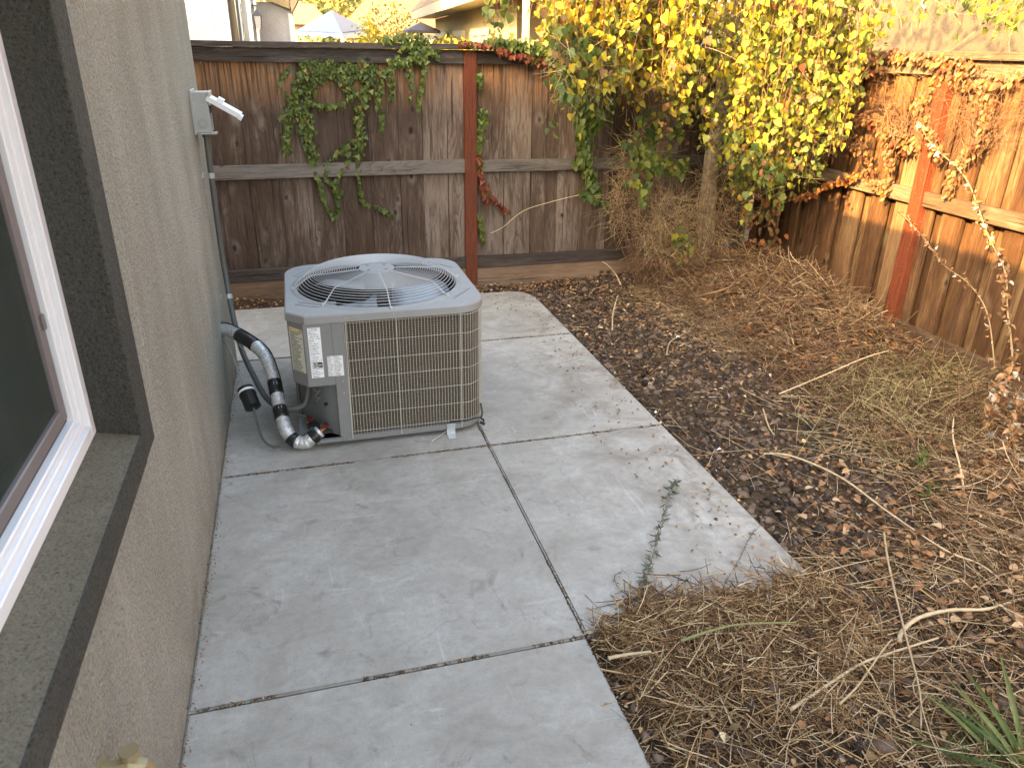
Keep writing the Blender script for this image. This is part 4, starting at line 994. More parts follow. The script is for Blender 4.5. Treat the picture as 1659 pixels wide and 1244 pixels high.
# wispy greenish weeds by the right post
def wisps(name, cx, cy, rx_, ry_, n, L0, L1, r, mat, el0=.35, el1=1.2, S=6, bend=.5):
    a = rng.random(n)*2*PI; q = np.sqrt(rng.random(n)); x = cx+rx_*q*np.cos(a); y = cy+ry_*q*np.sin(a); z = G(x, y); z = np.where(z < -.1, 0, z)
    az = rng.random(n)*2*PI; el = el0+(el1-el0)*rng.random(n); L = L0+(L1-L0)*rng.random(n); t = np.linspace(0, 1, S)
    D = np.stack([np.cos(az)*np.cos(el), np.sin(az)*np.cos(el), np.sin(el)], -1); C = np.stack([np.cos(az)*.5, np.sin(az)*.5, -np.ones(n)], -1)*(bend*rng.random(n))[:, None]
    P = np.stack([x, y, z], -1)[:, None]+L[:, None, None]*(t[None, :, None]*D[:, None]+(t*t)[None, :, None]*C[:, None])
    P[..., 2] = np.maximum(P[..., 2], np.where(G(P[..., 0], P[..., 1]) < -.1, 0, G(P[..., 0], P[..., 1]))+.004); P[..., 0] = np.minimum(P[..., 0], FX-.01)
    V, F, rn = strands(P, r*(.6+.8*rng.random(n))); return V, F, rn
for (cx, cy, rx_, ry_, n) in ((3.55, 3.15, .45, .35, 190), (3.2, 2.75, .45, .3, 90), (3.95, 3.3, .3, .3, 120)):
    V, F, rn = wisps('w', cx, cy, rx_, ry_, n, .12, .36, .0019, M_WISP); o = add('wispy_weeds', V, F, M_WISP, rnd=rn); o['kind'] = 'stuff'
# grass clump, lower right corner
c = un(1640, 1225, 'z', .02)
gc = thing('grass_clump', 'clump of long green grass blades in the bottom right corner', 'grass', (c[0], c[1], 0))
n = 46; a = rng.random(n)*2*PI; q = .12*np.sqrt(rng.random(n)); P0 = np.stack([c[0]+.02+q*np.cos(a), c[1]-.08+q*np.sin(a), np.zeros(n)], -1); P0[:, 2] = G(P0[:, 0], P0[:, 1])
D = np.stack([np.cos(a)*.9-.2, np.sin(a)*.7+.2, .5+.8*rng.random(n)], -1); L = .12+.16*rng.random(n)
TVl, F, k = leaves(P0, D, np.stack([-np.sin(a)*.3, np.cos(a)*.3, np.ones(n)], -1), L, 'blade', .3, .55)
o = add('blade', TVl, F, M_GRASS, gc, rnd=np.repeat(rng.random(n), k)); o['kind'] = 'stuff'

V, F, rn = wisps('w', float(c[0])-.05, float(c[1])-.02, .22, .16, 160, .08, .22, .0012, M_GRASS); o = add('fine_grass', V, F, M_GRASS, gc, rnd=rn); o['kind'] = 'stuff'
# ---- loose sticks one can tell apart
def stick(label, pts, r, mat=None, cat='stick', lift=.026, name='stick', group=None):
    P = []
    for p in pts:
        g0 = un(p[0], p[1], 'z', .02); z = float(G(g0[0], g0[1])); z = (0 if z < -.1 else z)+lift+(p[2] if len(p) > 2 else 0); P.append(un(p[0], p[1], 'z', z))
    P = smoothpath(P, 7); V, F = tube(P, 1.35*np.linspace(r, r*.55, len(P))*(1+.12*np.sin(np.arange(len(P))*2.1)), 6)
    o = add(name, V, F, mat or M_TWIG, None, P[0], smooth=True); return tag(o, label, cat, group)
stick('long pale straight stem slanting down across the debris to the right edge', [(1225, 735), (1280, 738, .01), (1360, 772, .02), (1440, 830, .03), (1530, 890, .02), (1590, 915, .01), (1638, 955)], .0042)
stick('thick curved tan branch lying at the right edge below the pale stem', [(1457, 1040), (1462, 1022, .01), (1490, 1000, .02), (1540, 988, .02), (1600, 986, .01), (1659, 968)], .0065, M_TWIG, 'branch')
stick('brown forked stick running up right through the foreground straw', [(1280, 1150), (1340, 1110), (1395, 1075, .01), (1450, 1055, .02), (1520, 1033, .01)], .0045, M_TWIG)
stick('knobbly upright pale stem crossing the foreground from gravel to grass', [(1432, 862, .01), (1438, 905, .02), (1450, 960, .02), (1470, 1040, .04), (1490, 1120, .03), (1492, 1180, .01)], .0036)
stick('short thick yellow straw stem lying across the heap by the slab corner', [(1102, 1038, .05), (1150, 1022, .06), (1200, 1011, .06), (1290, 1008, .05)], .0042, M_WISP)
stick('pinkish brown bent stem standing at the right among dead weeds', [(1562, 805), (1556, 760, .03), (1544, 710, .05), (1545, 678, .06)], .0045, M_TWIG)
stick('pale stem leaning across the dry weeds below the red post', [(1262, 638, .03), (1330, 610, .06), (1400, 580, .10), (1440, 568, .12)], .0032)
stick('thin pale stick lying near the middle of the gravel bed', [(1080, 575), (1085, 555, .0), (1100, 545, .01), (1120, 535, .01)], .004)
stick('forked bleached twig standing in gravel near the back slab corner', [(992, 535), (993, 510, .03), (998, 488, .08), (1002, 478, .1)], .0045)
stick('dark brown stick in the dry brush under the birch', [(1130, 480, .02), (1170, 470, .05), (1215, 450, .08), (1240, 440, .1)], .007, M_BRUSH)
stick('short pale stem beside the slab edge, nearest the gravel', [(1236, 662), (1245, 690), (1254, 704)], .004)
stick('thin stick standing against the kick board by the back fence', [(1006, 462), (998, 445, .05), (985, 430, .12), (976, 424, .16)], .0045)
stick('bent tan stem lying in straw at the foot of the frame', [(985, 1066, .03), (1015, 1060, .03), (1055, 1055, .04)], .005)
stick('fine bleached stem lying on the slab near its buried corner', [(1135, 935), (1165, 928, .01), (1215, 928, .01), (1248, 942)], .0018)
stick('slim pale stick pointing up right in the foreground straw', [(1360, 1140, .02), (1390, 1110, .02), (1425, 1060, .03), (1445, 1035, .03)], .003)
# tan hoop of stem on the slab
stick('green weed stem curling in a hook on the slab edge', [(1096, 782), (1110, 795, .01), (1140, 793, .01), (1153, 780, .01), (1148, 762, .02), (1142, 758, .02)], .0017, M_WISP)
for k_, (px_, py_) in enumerate([(515-0, 0)]*0): pass

# white scraps and pink petal
def scrap(name, px_, py_, s, mat, label, cat):
    p = un(px_, py_, 'z', .02); z = float(G(p[0], p[1]))+.022; p = un(px_, py_, 'z', z); n = 7; V = []
    for i in range(n): a = 2*PI*i/n; V.append((p[0]+s*math.cos(a)*R_.uniform(.5, 1), p[1]+s*math.sin(a)*R_.uniform(.4, .9), z+R_.uniform(-.004, .008)))
    V.append((p[0], p[1], z+.012)); o = add(name, V, [(i, (i+1) % n, n) for i in range(n)], mat, None, tuple(p)); tag(o, label, cat)
scrap('paper_scrap', 1098, 546, .022, M_WHITE, 'white paper scrap in the middle of the gravel bed', 'scrap')
scrap('paper_scrap', 1165, 728, .016, M_WHITE, 'white scrap beside the slab edge near the long stem', 'scrap')
scrap('paper_scrap', 1062, 668, .012, M_WHITE, 'small pale scrap touching the slab edge beside a joint', 'scrap')
scrap('petal', 1181, 641, .011, m_paint('pink petal', (.55, .2, .5)), 'small pink petal on the dark gravel', 'petal')
yl = un(415, 476, 'z', .02)
V, F, k = leaves([yl], [(1, -.2, .1)], [(0, -.5, 1)], [.06], 'heart', .3, .2); tag(add('fallen_leaf', V, F, L_YEL, None, tuple(yl)), 'single yellow leaf on the litter at the foot of the back fence', 'leaf')

# ---- plants on the slab
def sprig(label, pts, nl, ls, mat, stemr=.0012, name='weed', z=.0, up=.35, cat='weed'):
    P = []
    for p in pts: P.append(un(p[0], p[1], 'z', .005+(p[2] if len(p) > 2 else 0)))
    P = smoothpath(P, 8); t = thing(name, label, cat, tuple(P[0]))
    V, F = tube(P, stemr, 4); add('stem', V, F, mat, t)
    i = rng.integers(0, len(P), nl); B = P[i]+rv(nl, .003); D = rng.normal(0, 1, (nl, 3))*(1, 1, .4)+(0, .3, up); N_ = rv(nl)+(0, 0, 1)
    V, F, k = leaves(B, D, N_, ls*(.6+.8*rng.random(nl)), 'long', .2, .2)
    o = add('foliage', V, F, mat, t, rnd=np.repeat(rng.random(nl), k)); o['kind'] = 'stuff'; return t
M_WEED = m_rnd('grey green weed', [(0, (.095, .10, .07)), (1, (.17, .175, .125))], .7)
sprig('spiky grey green weed lying on the slab, tip pointing up', [(1035, 985), (1048, 935, .01), (1060, 890, .02), (1072, 850, .03), (1085, 800, .03), (1096, 780, .03)], 170, .030, M_WEED, name='spiky_weed')
sprig('thin faded weed sprawling left of the spiky weed on the slab', [(1040, 975), (1010, 960, .01), (995, 935, .01), (1010, 925, .01)], 40, .012, M_WEED, name='thin_weed')
sprig('small green broad weed in the debris right of the long pale stem, lower of two', [(1500, 815, .0), (1505, 795, .03), (1512, 778, .06)], 14, .05, L_GRN, name='green_seedling')
sprig('small bright green weed in the debris, upper of two', [(1490, 760, .0), (1492, 745, .03), (1500, 735, .05)], 16, .045, L_GRN, name='green_seedling')
sprig('fine weed growing along the crack in the near slab', [(1160, 975), (1180, 935), (1198, 905), (1215, 870), (1232, 850)], 60, .011, m_rnd('dark weed', [(0, (.07, .055, .035)), (1, (.13, .10, .06))]), .0009, name='crack_weed')
# low leafy creeper on the gravel
sprig('short row of small green leaves creeping over the gravel', [(1003, 490), (1020, 485), (1040, 482), (1062, 478)], 26, .028, L_IVY, name='creeper')

# ---- dead tall weed at the right edge
def tall_weed(label, pts3, fuzz, nleaf, name='dead_weed', mats=(L_BRN, L_TAN, M_FLUFF), r=.006, ls=.032):
    P = smoothpath(pts3, 9); t = thing(name, label, 'weed', tuple(P[0])); V, F = tube(P, np.linspace(r, r*.35, len(P)), 7); add('stem', V, F, M_DEADW, t, smooth=True)
    n = int(nleaf*.6); i = rng.integers(0, len(P), n); D = rv(n)+(0, 0, -.5); V, F, k = leaves(P[i]+rv(n, .012), D, rv(n), ls*(.4+.8*rng.random(n)), 'curl', .7, .5)
    o = add('dead_leaf_mass', V, F, list(mats), t, mi=np.repeat(rng.choice([0, 0, 0, 0, 1, 1, 2], n) if fuzz else np.zeros(n, int), k), rnd=np.repeat(rng.random(n), k)); o['kind'] = 'stuff'
xw = 3.95
tall_weed('tall dead weed stalk with curled pale leaves, leaning on the right fence', [un(1625, 660, 'x', 4.0), un(1640, 590, 'x', 4.03), un(1632, 500, 'x', 4.06), un(1628, 440, 'x', 4.10), un(1600, 380, 'x', 4.16), un(1565, 290, 'x', 4.2), un(1510, 235, 'x', 4.22), un(1490, 200, 'x', 4.24)], True, 420)
tall_weed('thin dead weed arching from the post across the right fence boards', [un(1612, 600, 'x', 4.10), un(1600, 510, 'x', 4.15), un(1570, 460, 'x', 4.18), un(1530, 430, 'x', 4.2), un(1500, 390, 'x', 4.22), un(1460, 345, 'x', 4.24)], True, 170, r=.004, ls=.026)
tall_weed('grey dead thistle clump with white fluff at the right edge', [un(1650, 760, 'x', 3.7), un(1640, 700, 'x', 3.7), un(1652, 640, 'x', 3.75)], True, 160, name='dead_thistle')
tall_weed('heap of curled brown leaves at the right edge beside the branch', [un(1600, 690, 'z', .05), un(1610, 650, 'z', .2), un(1640, 600, 'z', .3)], True, 260, name='dead_thistle', ls=.045)
fz = thing('fluffy_seed_heads', 'white fluffy seed heads among dead weeds at the right edge', 'seed heads', tuple(un(1640, 650, 'z', .1)))
for (px_, py_, s_) in ((1640, 655, .03), (1605, 705, .02), (1648, 690, .018), (1655, 640, .02)):
    c = un(px_, py_, 'z', .12); n = 160; D = rv(n); D /= np.linalg.norm(D, axis=1, keepdims=True)
    V, F, rn = strands(np.stack([np.repeat(c[None], n, 0), c+D*s_*(.6+.5*rng.random((n, 1)))], 1), np.full(n, .0007)); o = add('seed_head', V, F, M_FLUFF, fz, rnd=rn); o['kind'] = 'stuff'

# ---- tan dry shrub in the corner
def tangle(label, c, rad, n, mat, cat, name, r=.0012, L=.25, S=7, seed=0, roots=None, hang=-.1):
    t = thing(name, label, cat, (c[0], c[1], 0)); roots = np.array(c)-(0, 0, rad[2]) if roots is None else np.array(roots)
    # main stems
    m = 34; a = rng.random(m)*2*PI; e_ = np.stack([np.cos(a)*rad[0], np.sin(a)*rad[1], rng.uniform(-.6, 1, m)*rad[2]], -1)*(.5+.5*rng.random((m, 1)))+c
    tt = np.linspace(0, 1, 8)[None, :, None]; P = roots+rv(m, .03)[:, None]*(1, 1, 0)+(e_[:, None]-roots)*tt+np.cumsum(rng.normal(0, .010, (m, 8, 3)), 1)
    V, F, rn = strands(P, np.full(m, .0032)); o = add('stem_mass', V, F, M_VSTEM, t, rnd=rn); o['kind'] = 'stuff'
    u = rv(n); u /= np.linalg.norm(u, axis=1, keepdims=True); q = rng.random((n, 1))**.45
    B = c+u*q*rad; D = u*.5+rv(n, .8); D /= np.linalg.norm(D, axis=1, keepdims=True); D[:, 2] += hang
    tt = np.linspace(0, 1, S)[None, :, None]; C = rv(n, .6)
    P = B[:, None]+L*(.4+.8*rng.random((n, 1, 1)))*(D[:, None]*tt+C[:, None]*tt*tt*.6)
    P[..., 1] = np.minimum(P[..., 1], FY-.02); P[..., 0] = np.minimum(P[..., 0], FX-.01)
    V, F, rn = strands(P, r*(.6+.7*rng.random(n))); o = add('twig_mass', V, F, mat, t, rnd=rn); o['kind'] = 'stuff'; return t
c = un(1045, 250, 'y', 5.72)
tangle('ball of fine tan dry twigs against the back fence, upper shrub left of the birch', c, (.22, .12, .22), 520, M_DRYT, 'shrub', 'dry_shrub', roots=(c[0]+.15, 5.6, .05), L=.17, r=.0019)
c = un(1080, 370, 'y', 5.55)
tangle('dense tan twiggy shrub rising from the ground left of the birch trunk', c, (.24, .14, .34), 950, M_DRYT, 'shrub', 'dry_shrub', roots=(c[0]+.05, 5.5, .0), L=.17, r=.0019)
c = un(1150, 350, 'y', 5.4)
tangle('loose tan twigs standing in front of the birch trunk', c, (.30, .08, .46), 620, M_DRYT, 'shrub', 'dry_shrub', roots=(c[0]-.05, 5.4, .0), L=.2, r=.0018)
c = un(1010, 330, 'y', 5.6)
tangle('thin sprays of tan twigs leaning left against the back fence', c, (.16, .10, .26), 260, M_DRYT, 'shrub', 'dry_shrub', roots=(c[0]+.2, 5.55, .0), L=.2, r=.0017)
c = un(1190, 200, 'y', 5.75)
tangle('bare brown vine stems climbing behind the birch trunk', c, (.22, .08, .45), 420, M_VSTEM, 'vine', 'bare_vine', roots=(c[0], 5.75, .1), L=.3, r=.0022)
c = un(1130, 420, 'y', 5.35)
tangle('low dark brown brush at the foot of the birch', (c[0], c[1], .22), (.45, .28, .14), 650, M_BRUSH, 'brush', 'low_brush', L=.22, r=.0020)

# ---- leaves spread over a path on a fence
def vine_path(pts, spread, dens_, plane, v):
    P = np.array([un(p[0], p[1], plane, v) for p in pts]); P = smoothpath(P, 10)
    seg_ = np.linalg.norm(np.diff(P, axis=0), axis=1); L = seg_.sum(); n = int(L*dens_*1.15)
    c_ = np.concatenate([[0], np.cumsum(seg_)]); t = rng.random(n)*L
    Q = np.stack([np.interp(t, c_, P[:, i]) for i in range(3)], -1); ax = 0 if plane == 'y' else 1
    sp = spread*(1-.45*t/L); Q[:, ax] += rng.normal(0, 1, n)*sp*.72; Q[:, 2] += rng.normal(0, 1, n)*spread*.6
    return P, Q
def vine(label, paths, mats, wts, size, plane, v, depth, group=None, name='ivy_vine', kind='ivy', singles=300, stem=M_VSTEM, cat='vine', nrm=(0, -1, .35)):
    Qs = []; st = []; ms = []
    for pth in paths:
        pts, sp, de = pth[:3]; P, Q = vine_path(pts, sp, de, plane, v); Qs.append(Q); st.append(P)
        ms.append(rng.choice(len(mats), len(Q), p=(pth[3] if len(pth) > 3 else wts)))
    Q = np.concatenate(Qs); mi = np.concatenate(ms); n = len(Q); base = st[0][0]
    t = thing(name, label, cat, (float(base[0]), float(base[1]), float(base[2])), group)
    out = np.array(nrm, float); ax = 1 if plane == 'y' else 0; Q[:, ax] += out[ax]*depth*rng.random(n)
    D = np.stack([rng.normal(0, .4, n), rng.normal(0, .4, n), -np.ones(n)], -1)+out*.35; N_ = out+rv(n, .38)
    foliage(t, Q, D, N_, size*(.55+.75*rng.random(n)), mats, mi, kind, singles)
    S_ = [s+rng.normal(0, .004, s.shape) for s in st]; m = MB()
    for s in S_: m.tube(s, .0022, 4)
    m.build('stem', stem, t); return t
PB = FY+.045
IV = [.0, 1.0]
vine('green ivy hanging in strands over the boards at the left of the back fence', [
 ([(470, 108), (455, 130), (450, 150)], .012, 90), ([(500, 108), (482, 140), (467, 190), (463, 245)], .035, 330),
 ([(520, 104), (500, 150), (496, 190), (503, 240), (508, 262)], .04, 420), ([(508, 262), (518, 300), (530, 335), (541, 352)], .008, 170),
 ([(490, 107), (550, 112), (605, 112)], .055, 900), ([(605, 112), (592, 150), (582, 180), (583, 220), (580, 250)], .035, 420),
 ([(560, 108), (560, 135), (568, 150)], .04, 500), ([(500, 165), (530, 172), (560, 165), (578, 150)], .014, 260), ([(480, 170), (490, 198), (484, 212)], .02, 260),
 ([(580, 250), (580, 290), (588, 328)], .012, 190), ([(555, 235), (562, 262), (540, 300), (548, 320), (543, 350)], .014, 170), ([(528, 258), (530, 290), (556, 312)], .012, 150),
 ([(588, 328), (610, 335), (640, 349)], .007, 110), ([(578, 222), (560, 238), (535, 258)], .012, 140)],
 [L_IVY, L_RED], [.985, .015], .032, 'y', PB, .03)
vine('green ivy spilling over the cap board just left of the red back post', [
 ([(650, 72), (680, 80), (708, 88)], .03, 420), ([(690, 92), (650, 100), (628, 104)], .03, 420), ([(650, 100), (625, 115), (614, 150), (612, 175)], .016, 240),
 ([(630, 108), (634, 140), (634, 165)], .012, 190), ([(618, 185), (618, 212)], .012, 330), ([(662, 108), (666, 140), (664, 165)], .010, 160), ([(690, 100), (682, 140), (677, 178)], .012, 170), ([(620, 66), (650, 60), (690, 66)], .025, 260)],
 [L_IVY], [1], .031, 'y', FY-.02, .03)
vine('small ivy leaves and a red strand climbing beside the red back post', [
 ([(776, 120), (778, 145)], .012, 200), ([(782, 178), (778, 215), (776, 242)], .022, 330), ([(776, 240), (778, 280), (790, 310), (800, 322), (822, 342)], .008, 230, [.1, .9]),
 ([(778, 300), (790, 330)], .008, 160, [0, 1]), ([(776, 345), (780, 372), (782, 392)], .009, 150)], [L_IVY, L_RED], [.98, .02], .040, 'y', FY+.01, .02)
vine('mixed green and dark red vine creeping along the back cap board', [
 ([(745, 70), (775, 72), (800, 72)], .012, 260, [.2, .8]), ([(790, 66), (825, 70), (860, 78), (890, 88)], .028, 560), ([(800, 78), (840, 90), (885, 96)], .022, 200, [.15, .85]), ([(880, 84), (902, 100), (912, 135)], .03, 480)],
 [L_IVY, L_RED], [.95, .05], .038, 'y', FY-.03, .03)
vine('dark green vine hanging thick at the right end of the back fence panel', [
 ([(912, 85), (925, 120), (940, 160)], .06, 620), ([(940, 140), (940, 190), (945, 240), (935, 262)], .05, 520), ([(945, 240), (955, 290), (965, 318)], .035, 300), ([(970, 100), (975, 150), (960, 200)], .07, 420),
 ([(940, 308), (970, 322), (985, 328)], .01, 120)], [L_GRN, L_IVY], [.7, .3], .055, 'y', FY-.04, .08, kind='heart')
vine('green leafy growth in front of the dry shrub left of the birch trunk', [
 ([(1040, 180), (1055, 210), (1030, 240)], .06, 150), ([(1015, 230), (1040, 260), (1080, 262), (1110, 270)], .07, 170), ([(1010, 290), (1040, 300), (1030, 330)], .05, 110), ([(1120, 150), (1100, 190), (1085, 230)], .05, 90), ([(1080, 370), (1110, 390), (1100, 420)], .06, 70)],
 [L_GRN, L_LIME], [.6, .4], .048, 'y', 5.42, .10, kind='heart')
# dead vine on the right fence
PR = FX+.01
TN = [.72, .20, .08]
vine('dried brown vine draped over the sunlit right fence and its red post', [
 ([(1395, 112), (1420, 100), (1450, 88), (1500, 92), (1545, 98)], .028, 420), ([(1400, 105), (1425, 118), (1440, 108)], .03, 300), ([(1545, 98), (1528, 125), (1512, 150), (1500, 170)], .03, 420, [.35, .5, .15]),
 ([(1500, 170), (1508, 200), (1520, 225), (1530, 255)], .028, 330), ([(1390, 190), (1430, 200), (1460, 225), (1500, 235)], .045, 260), ([(1380, 215), (1405, 250), (1420, 290), (1440, 310)], .04, 220),
 ([(1570, 120), (1565, 95), (1595, 110)], .02, 220), ([(1555, 130), (1600, 135), (1640, 128), (1659, 118)], .03, 300), ([(1590, 140), (1605, 180), (1600, 215), (1585, 240)], .05, 300), ([(1585, 240), (1560, 262), (1548, 300), (1545, 320)], .03, 220), ([(1460, 170), (1445, 200), (1450, 240), (1443, 310)], .03, 200)],
 [L_TAN, L_ORG, L_RED], TN, .034, 'x', PR, .07, name='dead_vine', kind='curl', nrm=(-1, -.15, .3))
for (px_, py_, lab) in ((1470, 170, 'dry twig tangle on the right fence left of the red post'), (1600, 180, 'dry twig tangle on the right fence at the frame edge')):
    c = un(px_, py_, 'x', FX-.03); tangle(lab, c, (.05, .34, .22), 190, M_VSTEM, 'vine', 'bare_vine', roots=(FX-.02, c[1], c[2]-.2), L=.17, r=.0015)
vine('bright orange strand of leaves along the right fence middle rail', [([(1270, 318), (1310, 318), (1345, 298), (1380, 290), (1400, 280)], .018, 330), ([(1300, 260), (1290, 300)], .03, 120)], [L_ORG], [1], .030, 'x', FX-.02, .04, name='dead_vine', kind='curl', nrm=(-1, -.15, .3))
vine('orange and tan leaf cluster low behind the birch trunk', [
 ([(1195, 280), (1215, 310), (1240, 330)], .06, 260), ([(1180, 330), (1200, 350), (1230, 345)], .07, 200), ([(1150, 440), (1200, 400), (1250, 390)], .10, 190), ([(1100, 400), (1120, 430), (1180, 430)], .12, 150)],
 [L_TAN, L_ORG, L_LIME], [.5, .38, .12], .045, 'y', 5.55, .25, name='dead_vine', kind='curl')
# long pale tendril on the back fence
q = smoothpath([un(795, 378, 'y', 5.9), un(815, 368, 'y', 5.86), un(848, 342, 'y', 5.82), (un(890, 328, 'y', 5.8)), un(938, 316, 'y', 5.78)], 8); V, F = tube(q, .0024, 5)
tag(add('tendril', V, F, M_TWIG, None, tuple(q[0])), 'pale bare tendril arching across the boards right of the red post', 'tendril')

# ---- weeping birch
birch = thing('birch_tree', 'birch with pale trunk and hanging yellow and green leaves in the corner', 'tree', (3.82, 5.72, 0))
tr = smoothpath([(3.86, 5.74, -.05), (3.80, 5.70, .25), (3.735, 5.63, .66), (3.70, 5.58, 1.0), (3.665, 5.48, 1.45), (3.635, 5.38, 1.9), (3.60, 5.30, 2.4), (3.57, 5.25, 3.0), (3.55, 5.2, 3.7), (3.5, 5.15, 4.4)], 5)
rad = np.interp(tr[:, 2], [-.05, .1, .66, 1.5, 2.4, 4.4], [.13, .088, .066, .056, .045, .015])*(1+.05*np.sin(np.arange(len(tr))*1.3))
V, F = tube(tr, rad, 14); add('trunk', V, F, M_BARK, birch, smooth=True)
tips = []
for (p0, p1, p2, r) in (((3.64, 5.4, 1.75), (3.35, 5.0, 2.3), (2.8, 4.7, 2.75), .028), ((3.62, 5.35, 2.0), (3.8, 4.9, 2.5), (3.95, 4.3, 2.85), .028), ((3.6, 5.3, 2.3), (3.2, 5.4, 2.8), (2.6, 5.5, 3.1), .024),
   ((3.6, 5.3, 2.5), (3.9, 5.6, 3.0), (4.3, 5.7, 3.3), .022), ((3.57, 5.25, 2.7), (3.5, 4.6, 3.2), (3.4, 3.9, 3.3), .024), ((3.57, 5.25, 3.1), (3.1, 4.9, 3.5), (2.4, 4.6, 3.6), .02), ((3.55, 5.2, 3.4), (4.1, 4.8, 3.7), (4.7, 4.2, 3.6), .018),
   ((3.68, 5.55, 1.2), (3.55, 5.45, 1.75), (3.35, 5.3, 2.3), .020)):
    P = smoothpath([p0, p1, p2], 8); P = P+np.cumsum(rng.normal(0, .008, P.shape), 0); P[0] = p0; V, F = tube(P, np.linspace(r, r*.25, len(P)), 7); add('branch', V, F, M_BARK, birch, smooth=True); tips.append(P)
oc = ([760, 795, 830, 870, 900, 930, 960, 1000, 1050, 1100, 1145, 1195, 1250, 1300, 1350, 1400, 1430, 1445, 1480, 1520, 1560, 1600, 1659], [40, 62, 66, 40, 100, 165, 180, 130, 140, 150, 190, 270, 318, 292, 296, 262, 125, 60, 30, 60, 52, 72, 75])
Q = []; D = []; mi = []; ST = []
def strand_at(px_, Y, zlo, ztop, dl, ivory=0):
    b = un(px_, 60, 'y', Y); x0, y0 = b[0], Y
    n = 10; tt = np.linspace(0, 1, n); z = ztop+(zlo-ztop)*tt
    wob = np.cumsum(rng.normal(0, .012, (n, 2)), 0); P = np.stack([x0+wob[:, 0]+.05*(1-tt)*rng.normal(), y0+wob[:, 1], z], -1); return P
cnt = 0
while cnt < 640:
    px_ = R_.uniform(895, 1445)
    ymax = 5.75; ymin = 4.3
    # stay inside the fences
    Y = R_.uniform(ymin, ymax); b = un(px_, 100, 'y', Y)
    if b[0] > FX-.10: continue
    if 1118 < px_ < 1212 and Y < 5.45 and R_.random() < .8: continue
    low = np.interp(px_, *oc); t_ = R_.random(); lowpx = low*(1-.75*t_**1.7)
    if R_.random() < .10: lowpx += R_.uniform(20, 70)
    zlo = un(px_, lowpx, 'y', Y)[2]
    # front strands stop higher, letting the shaded depth show through
    if zlo > 2.5: continue
    P = strand_at(px_, Y, zlo, max(2.25, zlo+.3)+R_.random()*.5, 0); ST.append(P); cnt += 1
    L = np.linalg.norm(np.diff(P, axis=0), axis=1).sum(); n = max(3, int(L*R_.uniform(18, 52)))
    tt = rng.random(n)**.8*9; i = np.minimum(tt.astype(int), 8); f = (tt-i)[:, None]; q = P[i]*(1-f)+P[i+1]*f
    Q.append(q+rv(n, .034)); D.append(np.stack([rng.normal(0, .45, n), rng.normal(0, .45, n), -np.ones(n)], -1))
    # yellow at the left and top, lime to the right, dark green low down
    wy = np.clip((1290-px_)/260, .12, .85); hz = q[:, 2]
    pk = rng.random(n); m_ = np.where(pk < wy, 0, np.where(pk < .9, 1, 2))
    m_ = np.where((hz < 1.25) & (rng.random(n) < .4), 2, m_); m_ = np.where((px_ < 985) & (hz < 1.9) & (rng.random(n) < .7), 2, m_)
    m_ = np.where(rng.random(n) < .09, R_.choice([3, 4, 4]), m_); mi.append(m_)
for (a, b_, k_) in ((785, 835, 9), (860, 900, 4), (1475, 1659, 34)):      # sparse outer strands
    for _ in range(k_):
        px_ = R_.uniform(a, b_); Y = R_.uniform(4.8, 5.4) if a < 1000 else R_.uniform(3.9, 4.8); lp_ = np.interp(px_, *oc)*R_.uniform(.2, 1.0); z0 = un(px_, lp_, 'y', Y)[2]
        P = strand_at(px_, Y, z0, 2.6, 0); ST.append(P); n = int((2.6-z0)*24)+2; tt = rng.random(n)*9; i = np.minimum(tt.astype(int), 8); f = (tt-i)[:, None]; q = P[i]*(1-f)+P[i+1]*f
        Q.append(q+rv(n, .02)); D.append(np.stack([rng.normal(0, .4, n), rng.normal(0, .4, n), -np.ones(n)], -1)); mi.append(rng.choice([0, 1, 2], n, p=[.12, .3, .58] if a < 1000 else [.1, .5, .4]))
Q = np.concatenate(Q); D = np.concatenate(D); mi = np.concatenate(mi); n = len(Q)
hf = rng.random(n) < .62; SZ = .020+.038*rng.random(n)**1.2; NN = rv(n, .95)+(-.3, -.4, .25); DD = D+rv(n, .25); LM = [L_YEL, L_LIME, L_GRN, L_ORG, L_TAN]
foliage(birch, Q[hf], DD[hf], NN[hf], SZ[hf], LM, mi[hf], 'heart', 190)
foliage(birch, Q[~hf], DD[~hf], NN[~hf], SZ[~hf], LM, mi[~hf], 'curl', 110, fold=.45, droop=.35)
P = np.stack(ST); V, F, rn = strands(P, np.full(len(P), .0028)); o = add('hanging_twigs', V, F, M_VSTEM, birch, rnd=rn); o['kind'] = 'stuff'
k2 = 2600; i = rng.integers(0, len(P), k2); j = rng.integers(0, 10, k2); B0 = P[i, j]; tt = np.linspace(0, 1, 5)[None, :, None]; D0 = rv(k2)*(1, 1, .6)+(0, 0, -.7); D0 /= np.linalg.norm(D0, axis=1, keepdims=True)
V, F, rn = strands(B0[:, None]+D0[:, None]*tt*(.05+.16*rng.random((k2, 1, 1)))+rv(k2, .05)[:, None]*tt*tt, np.full(k2, .0016)); o = add('side_twigs', V, F, M_DRYT, birch, rnd=rn); o['kind'] = 'stuff'
n = 1200; c = np.stack([rng.uniform(2.3, 4.2, n), rng.uniform(3.7, 6.3, n), rng.uniform(2.75, 4.2, n)], -1)
V, F, k = leaves(c, rv(n)+(0, 0, -1), rv(n), .05+.04*rng.random(n), 'heart'); o = add('upper_crown', V, F, [L_YEL, L_LIME, L_GRN], birch, mi=np.repeat(rng.choice(3, n), k), rnd=np.repeat(rng.random(n), k)); o['kind'] = 'stuff'

